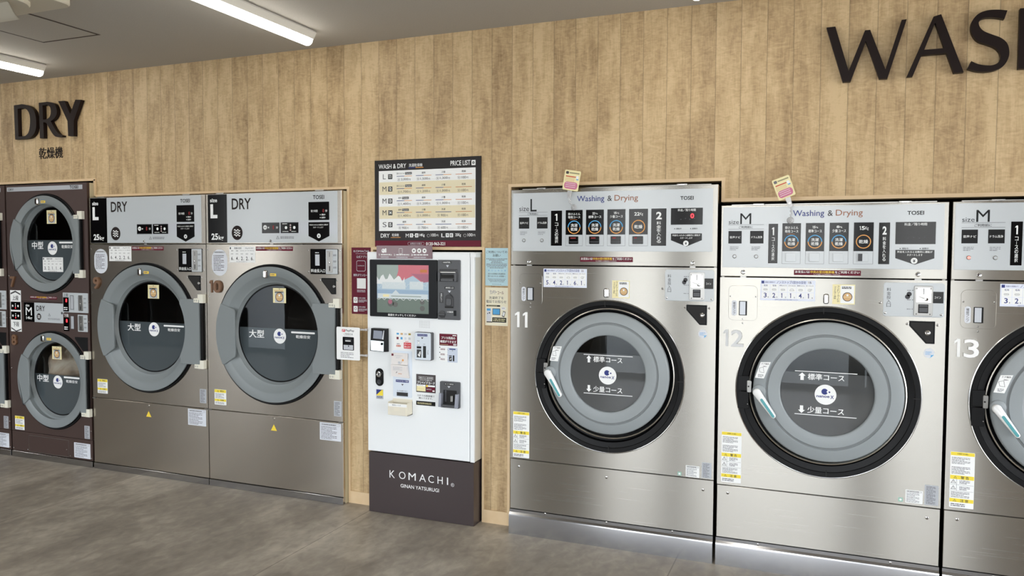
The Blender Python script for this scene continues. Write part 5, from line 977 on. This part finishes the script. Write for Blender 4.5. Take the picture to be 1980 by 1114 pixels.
# ------------------------------------------------------------------ notices
# price board
def price_board():
    b = MB(); y = -8; b.plate(-2411, 1514, -1745, 2003.5, y, 0, pm('board_dark', (32, 28, 28), .35, spec=.2), 0, .8); f = y-.4
    b.rect(-2410, 1515, -1746, 1548, f, MAROON); b.rect(-2383, 1603, -1776.5, 1943, f, WHITE); f2 = f-.4
    BEI = pm('board_beige', (226, 216, 184), .45)
    rows = [(1943, 1879), (1879, 1808), (1808, 1741), (1741, 1672), (1672, 1603)]
    for i in (1, 3): b.rect(-2380, rows[i][1], -1779, rows[i][0], f2, BEI)
    b.text('WASH & DRY', -2384, 1981, -2205, 1955, f, WHITE, .008); b.text('洗濯乾燥機', -2188, 1978, -2102, 1960, f, WHITE, .005); b.rect(-2190, 1953, -2145, 1957, f, NAVY); b.rect(-2145, 1953, -2096, 1957, f, RING_O)
    b.text('PRICE LIST', -1928, 1984, -1808, 1957, f, WHITE, .008); b.plate(-1801, 1955, -1777, 1983, f-.2, y, WHITE, 2); b.disc(-1789, 1969, 7, f-.5, BLACK, n=16); b.disc(-1789, 1969, 3, f-.8, WHITE, n=12)
    data = [('L', '11', [('掛けふとん', '2,000', 1, 'm'), ('標準', '1,500', 0, 'm'), ('少量', '1,300', 0, 'm'), ('乾燥', '100', 0, 'o')]),
            ('M', '12', [('掛けふとん', '1,700', 1, 'm'), ('標準', '1,200', 0, 'm'), ('少量', '1,000', 0, 'm'), ('乾燥', '100', 0, 'o')]),
            ('M', '13', [('標準', '1,400', 1, 'm'), ('標準', '1,200', 0, 'm'), ('少量', '1,000', 0, 'm'), ('乾燥', '100', 0, 'o')]),
            ('M', '14', [('標準', '1,400', 1, 'm'), ('少量', '1,000', 0, 'm'), ('洗濯', '900', 0, 'b'), ('乾燥', '100', 0, 'o')]),
            ('S', '15', [('標準', '900', 0, 'm'), ('少量', '700', 0, 'm'), ('洗濯', '600', 0, 'b'), ('乾燥', '100', 0, 'o')])]
    Z = [1924.5, 1855, 1787, 1720.5, 1653]; CX = [-2266, -2143, -2020, -1896]; g = f2-.4
    for i, (s, n, cs) in enumerate(data):
        z = Z[i]; b.text(s, -2359 if s != 'L' else -2356, z, -2333 if s != 'L' else -2337, z-28, g, INK, -.005); b.rect(-2322, z-29, -2294.5, z-1, g, BLACK); b.text(n, -2317, z-5, -2300, z-24, g-.4, WHITE, .02)
        for j, (nm, pr, badge, kind) in enumerate(cs):
            x = CX[j]; t = z+6; w = len(nm)*9.8
            if badge:
                xx = x if len(nm) > 2 else x+10; b.text(nm, xx, t, xx+w, t-10, g, INK, .008); b.rect(xx+w+5, t-12, xx+w+48, t+1, g, INK); b.text('Premium', xx+w+9, t-2, xx+w+44, t-9, g-.4, WHITE)
            else: b.text(nm, x+49-w/2-2, t, x+49+w/2+2, t-11, g, INK, .01)
            c1, c2 = {'m': (NAVY, RING_O), 'o': (ORANGE, ORANGE), 'b': (NAVY, NAVY)}[kind]
            b.rect(x, z-16, x+49, z-13, g, c1); b.rect(x+49, z-16, x+98, z-13, g, c2)
            pl = {3: 28, 5: 47}[len(pr)]; px = x+(28 if len(pr) == 5 else 34); b.frame(px-23, z-42, px-6, z-25, .9, g, INK, 8.5); b.text('¥', px-18, z-29, px-11, z-38, g, INK, 0)
            b.text(pr, px, z-26, px+pl, z-40, g, INK, 0); b.text('円', px+pl+4, z-30, px+pl+14, z-40, g, INK, 0)
    b.text('DRY', -2372, 1588, -2314, 1565, f, WHITE, .012); b.text('乾燥機', -2298, 1588, -2254, 1572, f, WHITE, .005); b.rect(-2306, 1564, -2242, 1567, f, RING_O)
    def foot(x, s, a, b_, kg, sep):
        b.text(s, x, 1587, x+20, 1566, f, WHITE, .01)
        for k, t in ((27, a), (60 if sep else 52, b_)): b.rect(x+k, 1566, x+k+20, 1588, f, WHITE, 2); b.text(t, x+k+5, 1584, x+k+15, 1570, f-.4, BLACK, .01)
        if sep: b.text('~', x+49, 1579, x+57, 1575, f, WHITE, .02)
        b.text(kg, x+86, 1587, x+120, 1567, f, WHITE, .015); b.frame(x+136, 1567, x+152, 1584, 1, f, WHITE, 8); b.text('100', x+160, 1587, x+190, 1570, f, WHITE, .005); b.text('円', x+194, 1582, x+206, 1570, f, WHITE, .005)
    foot(-2209, 'M', '1', '8', '14Kg', True); foot(-1984, 'L', '9', '10', '25Kg', False)
    b.frame(-2196, 1522, -2091, 1539, 1, f-.4, PALEM, 8); b.text('お問合わせ窓口', -2180, 1535, -2107, 1526, f-.4, PALEM, .01); b.text('0120-963-321', -2080, 1539, -1961, 1521, f-.4, WHITE, .02)
    tag(b.build('price_board'), 'dark framed price list board on the wood wall above the payment kiosk', 'price board')
price_board()
b = MB(); y = YK-3; b.plate(-2344, 1447, -1993, 1519, y-2, y, pm('plum_acrylic', (92, 48, 62), .15, spec=.4)); f = y-2.4
b.disc(-2300, 1490, 12, f, WHITE, n=20); b.rect(-2290, 1480, -2280, 1504, f, WHITE, 3); b.disc(-2303, 1493, 3, f-.4, KBASE, n=10); b.frame(-2200, 1474, -2178, 1504, 1.5, f, WHITE, 3)
for x in (-2106, -2073, -2040): b.disc(x, 1491, 13, f, WHITE, n=24); b.disc(x, 1491, 5, f-.4, KBASE, n=12)
for x, n_, w in ((-2330, '1', 60), (-2232, '2', 86), (-2122, '3', 90)):
    b.text(n_, x, 1473, x+8, 1462, f, WHITE, .02); b.fine(x+14, 1473, x+14+w, 1464, 1, f, WHITE, .6, 1); b.fine(x+14, 1459, x+14+w, 1451, 2, f, PALEM, .4)
for x in (-2252, -2140): b.poly([(x, 1472), (x+8, 1467), (x, 1462)], f, WHITE)
tag(b.build('instruction_strip'), 'glossy plum strip of three usage steps standing above the touch screen', 'sign')
b = MB(); b.plate(-2573.6, 1122, -2441, 1508.6, -3, 0, MAROON, 0, .4); f = -3.5
b.text('KOMACHI', -2558, 1493, -2456, 1481, f, PALEM, .005); b.rect(-2545, 1472, -2465, 1473.2, f, PALEM); b.text('公式アプリ', -2540, 1462, -2472, 1447, f, PALEM, .005)
b.frame(-2539, 1371, -2478, 1433, 2, f, PALEM, 10); b.text('KOMACHI', -2530, 1406, -2487, 1400, f, PALEM, .01); b.text('無料ダウンロード', -2560, 1356, -2454, 1341, f, PALEM, .01); b.rect(-2536.4, 1270, -2476.5, 1330, f, WHITE); b.fine(-2536, 1264, -2470, 1248, 2, f, PALEM, .4)
for z in (1186, 1134): b.rect(-2561, z, -2533, z+34, f, WHITE, 4); b.disc(-2547, z+18, 8, f-.4, MAROON, n=16); b.disc(-2547, z+18, 5.5, f-.7, WHITE, n=16); b.text('お得な情報', -2527, z+33, -2480, z+25, f, PALEM, .01); b.fine(-2527, z+21, -2460, z+3, 3, f, PALEM, .4)
tag(b.build('poster'), 'maroon shop app poster on the wood wall left of the kiosk', 'poster', 'paper notices on the wood wall')
b = MB(); b.plate(-1720.5, 1304, -1585.6, 1507, -2.5, 0, pm('pale_blue_paper', (190, 222, 232), .6)); f = -3
b.text('ご利用についての', -1715, 1493, -1592, 1479, f, INK, .01); b.text('お願い', -1676, 1474, -1630, 1460, f, INK, .01)
for i in range(8): w = (62, 45, 30, 34, 60, 60, 56, 40)[i]; b.fine(-1653-w, 1452-7*i, -1653+w, 1446-7*i, 1, f, INK, .5, 1)
for i in range(6): b.text('※○△*○※'[i], -1702+19*i, 1390, -1696+19*i, 1382, f, RING_B, .01)
b.text('他のお客様の洗濯物を', -1704, 1373, -1602, 1363, f, KGREY, .005); b.text('取り出される お客様へ', -1704, 1360, -1602, 1350, f, KGREY, .005)
for i in range(3): b.fine(-1704+6*i, 1342-7*i, -1602-4*i, 1337-7*i, 1, f, INK, .5, 1)
b.fine(-1680, 1314, -1626, 1310, 1, f, INK, .5, 1); tag(b.build('poster'), 'pale blue notice on the wood wall between the kiosk and machine 11', 'poster', 'paper notices on the wood wall')
b = MB(); b.plate(-1720.5, 1087.5, -1585, 1294, -2.5, 0, pm('cream_paper', (240, 234, 210), .6)); f = -3
b.text('ランドリー', -1692, 1279, -1652, 1258, f, NAVY, .01); b.text('コール', -1648, 1275, -1612, 1258, f, MAROON, .01)
b.text('洗濯終了を', -1698, 1246, -1612, 1231, f, INK, .005); b.text('電話でお知らせ', -1714, 1226, -1596, 1210, f, INK, .005); b.rect(-1712, 1191, -1632, 1199, f, BLACK); b.fine(-1706, 1197, -1640, 1193, 1, f-.3, CREAM, .5)
b.rect(-1712, 1110, -1684, 1181, f, PALEM); b.rect(-1710, 1168, -1688, 1180, f-.3, RING_B); b.rect(-1708, 1150, -1703, 1155, f-.3, INK); b.rect(-1698, 1152, -1691, 1160, f-.3, KGREY); b.rect(-1677, 1146, -1632, 1181, f, INK, 1); b.rect(-1674, 1149, -1635, 1178, f-.3, RING_B); b.disc(-1612, 1182, 15, f, WHITE, rz=9); b.fine(-1622, 1186, -1602, 1180, 2, f-.3, MAROON, .4)
b.poly([(-1614, 1168), (-1600, 1164), (-1608, 1134), (-1622, 1140)], f-.3, INK); b.poly([(-1613, 1164), (-1603, 1161), (-1609, 1140), (-1619, 1144)], f-.6, WHITE); b.rect(-1678, 1106, -1596, 1132, f, BLACK); b.fine(-1672, 1128, -1602, 1110, 2, f-.3, CREAM, .45, 1); b.rect(-1712, 1104, -1678, 1109, f, BLACK)
tag(b.build('poster'), 'cream telephone notice on the wood wall just below the blue notice', 'poster', 'paper notices on the wood wall')

# swinging hang tags on suction cups
def hang_tag(TL, TR, BR, BL, path, cup, label):
    y = -112; r0 = thing('hang_tag', label, 'tag', (cup[0]/1000, -.1, cup[1]/1000), 'cream and pink tags on suction cups')
    P = [Vector(p) for p in (TL, TR, BR, BL)]
    def m(u, v): a = P[3].lerp(P[2], u); c = P[0].lerp(P[1], u); q = a.lerp(c, v); return (q.x, q.y)
    b = MB(); cr = []
    for (u, v) in rr_pts(0, 0, 1, 1, .07, 4): cr.append(m(u, v))
    b.prism(cr, y-1.5, y, CREAM); f = y-1.9
    def q(u0, v0, u1, v1, mt, k=0, r=0): b.poly([m(u, v) for u, v in rr_pts(u0, v0, u1, v1, r, 4)], f-.3*k, mt)
    q(.08, .8, .26, .93, KBASE, 0, .04); b.poly([m(.3, .84), m(.92, .84), m(.92, .9), m(.3, .9)], f, pm('tag_olive', (150, 146, 110), .5) if 'tag_olive' not in bpy.data.materials else bpy.data.materials['tag_olive'])
    q(.1, .66, .75, .71, pm('tag_red', (196, 70, 44), .5) if 'tag_red' not in bpy.data.materials else bpy.data.materials['tag_red'])
    for i in range(4):
        for k in range(8): q(.09+.075*k, .6-.05*i, .145+.075*k, .62-.05*i, TAN, 0)
    q(.74, .6, .92, .76, WHITE, 1, .08); q(.78, .55, .92, .6, RING_B, 1)
    q(.08, .07, .92, .42, pm('tag_pink', (200, 116, 146), .5) if 'tag_pink' not in bpy.data.materials else bpy.data.materials['tag_pink'], 1, .15)
    for i in range(3):
        for k in range(9): q(.17+.07*k, .34-.09*i, .22+.07*k, .365-.09*i, WHITE, 2)
    b.build('card', r0, 'cream card with a pink panel')
    b = MB(); pa = [Vector(p) for p in path]
    d = (pa[1]-pa[0]).normalized(); n = Vector((-d.y, d.x)); b.prism([tuple(pa[0]+n*12), tuple(pa[0]-n*12), tuple(pa[1]-n*9), tuple(pa[1]+n*9)], y-3, y+1, HALFC, .5); mid = pa[0].lerp(pa[1], .6); b.prism([tuple(mid+n*6-d*6), tuple(mid-n*6-d*6), tuple(mid-n*6+d*6), tuple(mid+n*6+d*6)], y-4.2, y-3, SATIN, .5)
    b.tube([(pa[1].x, y-1, pa[1].y), (pa[2].x, y, pa[2].y), ((pa[2].x+cup[0])/2, y+2, (pa[2].y+cup[1])/2), (cup[0], y+4, cup[1])], 2.4, HALFC); b.build('strap', r0, 'clear plastic strap')
    b = MB()
    k0, k1 = Vector(path[1]), Vector(cup)
    for t in (.3, .6): p = k0.lerp(k1, t); b.lathe(p.x, p.y, [(4.5, y+2), (4, y-3), (.01, y-4)], HALFC, 12)
    b.lathe(cup[0], cup[1], [(15.5, YW-2.5), (13, YW-7), (6, YW-10), (5, YW-16), (.01, YW-17)], HALFC, 28); b.build('suction_cup', r0, 'clear suction cup')
hang_tag((-1232, 1902), (-1149, 1888), (-1166, 1789), (-1248, 1803), [(-1208, 1795), (-1212, 1758), (-1212, 1738)], (-1191, 1712), 'cream and pink tag standing up above machine 11, tilted slightly to the right')
hang_tag((-246, 1814), (-172, 1841), (-140, 1752), (-211, 1722), [(-175, 1738), (-160, 1694), (-157, 1664)], (-162, 1635), 'cream and pink tag above machine 12, tilted to the left')

# ------------------------------------------------------------------ wall lettering
def letter(par, name, outer, hole=None):
    b = MB(); o = ccw(outer)
    tri = tessellate_polygon([[Vector((x, z, 0)) for x, z in o]]+([[Vector((x, z, 0)) for x, z in ccw(hole)]] if hole else []))
    P = o+(ccw(hole) if hole else []); n = len(P); no = len(o); fs = []
    for t in tri:
        t = tuple(t) if area([P[i] for i in t]) > 0 else tuple(t)[::-1]; fs += [t, tuple(i+n for i in t[::-1])]
    fs += [(n+i, n+(i+1) % no, (i+1) % no, i) for i in range(no)]
    nh = n-no; fs += [(no+i, no+(i+1) % nh, n+no+(i+1) % nh, n+no+i) for i in range(nh)]
    b.add([(x, -31, z) for x, z in P]+[(x, -4, z) for x, z in P], fs, BROWNL)
    cx = sum(p[0] for p in o)/no; b.lathe(o[0][0]*.5+cx*.5, 0, [(0, 0)], BROWNL, 3) if False else None
    return b.build(name, par, smooth=40)
def smooth_pts(P, sharp=()):
    o = []; n = len(P)                                 # Catmull-Rom through the traced points, keeping the marked corners sharp
    for i in range(n):
        p0, p1, p2, p3 = P[i-1], P[i], P[(i+1) % n], P[(i+2) % n]
        if i in sharp: p0 = p1
        if (i+1) % n in sharp: p3 = p2
        if i in sharp and (i+1) % n in sharp: o.append(p1); continue
        for k in range(5):
            t = k/5; o.append(tuple(.5*((2*p1[a])+(-p0[a]+p2[a])*t+(2*p0[a]-5*p1[a]+4*p2[a]-p3[a])*t*t+(-p0[a]+3*p1[a]-3*p2[a]+p3[a])*t**3) for a in (0, 1)))
    return o
r0 = thing('wall_sign', 'big dark brown raised WASH lettering high on the wood wall at the right', 'sign', (.45, -.02, 2.25))
letter(r0, 'letter', [(-28, 2502), (9, 2503), (68, 2301), (131, 2474), (152, 2474), (217, 2296), (276, 2504), (296, 2505), (226, 2256), (193, 2256), (135, 2428), (77, 2254), (45, 2254)])
letter(r0, 'letter', [(399, 2505), (428, 2512), (519, 2259), (482, 2258), (452, 2345), (357, 2344), (325, 2257), (301, 2256)], [(406, 2479), (443, 2367), (367, 2367)])
S = [(672, 2501), (637, 2508), (597, 2509), (565, 2497), (544, 2469), (540, 2438), (550, 2407), (570, 2383), (601, 2368), (629, 2353), (646, 2334), (653, 2311), (647, 2291), (627, 2280), (599, 2281), (571, 2289), (546, 2303), (532, 2272), (564, 2259), (600, 2254), (636, 2258), (665, 2274), (681, 2304), (683, 2337), (674, 2367), (652, 2390), (620, 2407), (591, 2423), (575, 2441), (569, 2462), (578, 2475), (598, 2480), (630, 2476), (662, 2467)]
letter(r0, 'letter', smooth_pts(S, (0, 16, 17, 33)))
letter(r0, 'letter', [(717, 2504), (754, 2504), (754, 2402), (870, 2402), (870, 2504), (907, 2504), (907, 2256), (870, 2256), (870, 2374), (754, 2374), (754, 2256), (717, 2256)])
r0 = thing('wall_sign', 'dark brown raised DRY lettering on the wood wall above dryers 7 and 8', 'sign', (-5.03, -.02, 2.26))
D = [(-5359, 2508), (-5275, 2511), (-5204, 2494), (-5157, 2460), (-5139, 2410), (-5138, 2350), (-5158, 2302), (-5204, 2273), (-5268, 2267), (-5354, 2268)]
letter(r0, 'letter', smooth_pts(D, (0, 1, 8, 9)), smooth_pts([(-5321, 2481), (-5276, 2485), (-5228, 2470), (-5201, 2430), (-5200, 2364), (-5218, 2310), (-5251, 2288), (-5320, 2287)], (0, 1, 6, 7)))
R_ = [(-5107, 2509), (-5022, 2510), (-4961, 2496), (-4935, 2462), (-4933, 2424), (-4957, 2393), (-4993, 2376), (-4952, 2318), (-4915, 2283), (-4880, 2273), (-4883, 2263), (-4938, 2265), (-4976, 2287), (-5028, 2354), (-5043, 2371), (-5066, 2373), (-5065, 2264), (-5103, 2264)]
letter(r0, 'letter', smooth_pts(R_, (0, 1, 6, 9, 10, 13, 14, 15, 16, 17)), smooth_pts([(-5070, 2489), (-5023, 2490), (-4996, 2471), (-4991, 2433), (-5008, 2402), (-5042, 2391), (-5069, 2391)], (0, 1, 5, 6)))
letter(r0, 'letter', [(-4915, 2507), (-4857, 2506), (-4804, 2414), (-4752, 2506), (-4697, 2502), (-4771, 2366), (-4774, 2263), (-4828, 2266), (-4831, 2367)])
b = MB(); b.text('乾燥機', -5154, 2203, -4920, 2125, -.6, BROWNL, .02, .02)
tag(b.build('wall_lettering'), 'small dark Japanese characters on the wood wall just below the big DRY sign', 'sign')

# ------------------------------------------------------------------ ceiling hatch and air conditioner
GAP = pm('hatch_gap_dark', (70, 60, 54), .8)
b = MB(); z = CZ-1.5
def cei(x0, y0, x1, y1, zz, m): b.add([(x0, y0, zz), (x0, y1, zz), (x1, y1, zz), (x1, y0, zz)], [(0, 1, 2, 3)], m)
x0, x1, y0, y1, t = -4202, -3752, -1112, -670, 17
b.box(x0+t, x1-t, y0+t, y1-t, CZ-2, CZ-.5, CEIL)
for a in ((x0, x0+t, y0, y1), (x1-t, x1, y0, y1), (x0+t, x1-t, y0, y0+t), (x0+t, x1-t, y1-t, y1)): b.box(a[0], a[1], a[2], a[3], CZ-1.2, CZ-.4, GAP)
tag(b.build('ceiling_hatch'), 'square access hatch with a dark outline in the ceiling at the upper left', 'hatch')
r0 = thing('air_conditioner', 'off white ceiling air conditioner at the top left corner of the photo', 'air conditioner', (-3.83, -1.62, 2.6)); AC = pm('air_conditioner_plastic', (200, 194, 178), .5)
def zplate(b, x0, y0, x1, y1, za, zb, m, r):
    P = rr_pts(x0, y0, x1, y1, r); n = len(P); q = inset(ccw(P), 6)
    b.add([(x, y, za) for x, y in q]+[(x, y, za+6) for x, y in ccw(P)]+[(x, y, zb) for x, y in ccw(P)], [tuple(range(n-1, -1, -1))]+[(i, (i+1) % n, n+(i+1) % n, n+i) for i in range(n)]+[(n+i, n+(i+1) % n, 2*n+(i+1) % n, 2*n+i) for i in range(n)], m)
b = MB(); zplate(b, -4300, -2100, -3352, -1145, CZ-30, CZ, AC, 60); b.build('panel', r0)
b = MB(); zplate(b, -4200, -1990, -3460, -1240, CZ-48, CZ-30, AC, 110); b.build('intake_grille', r0)
b = MB(); n = 10; V = []
for i in range(n+1):
    t = i/n; V += [(-4120, -1270+75*t-90, CZ-46-62*math.sin(t*1.35)), (-3525-26*t, -1270+75*t-90, CZ-46-62*math.sin(t*1.35))]
F = [(2*i, 2*i+1, 2*i+3, 2*i+2) for i in range(n)]; b.add(V, F, AC); b.add([(x, y+4, z+3) for x, y, z in V], [f[::-1] for f in F], AC); b.build('louver', r0)
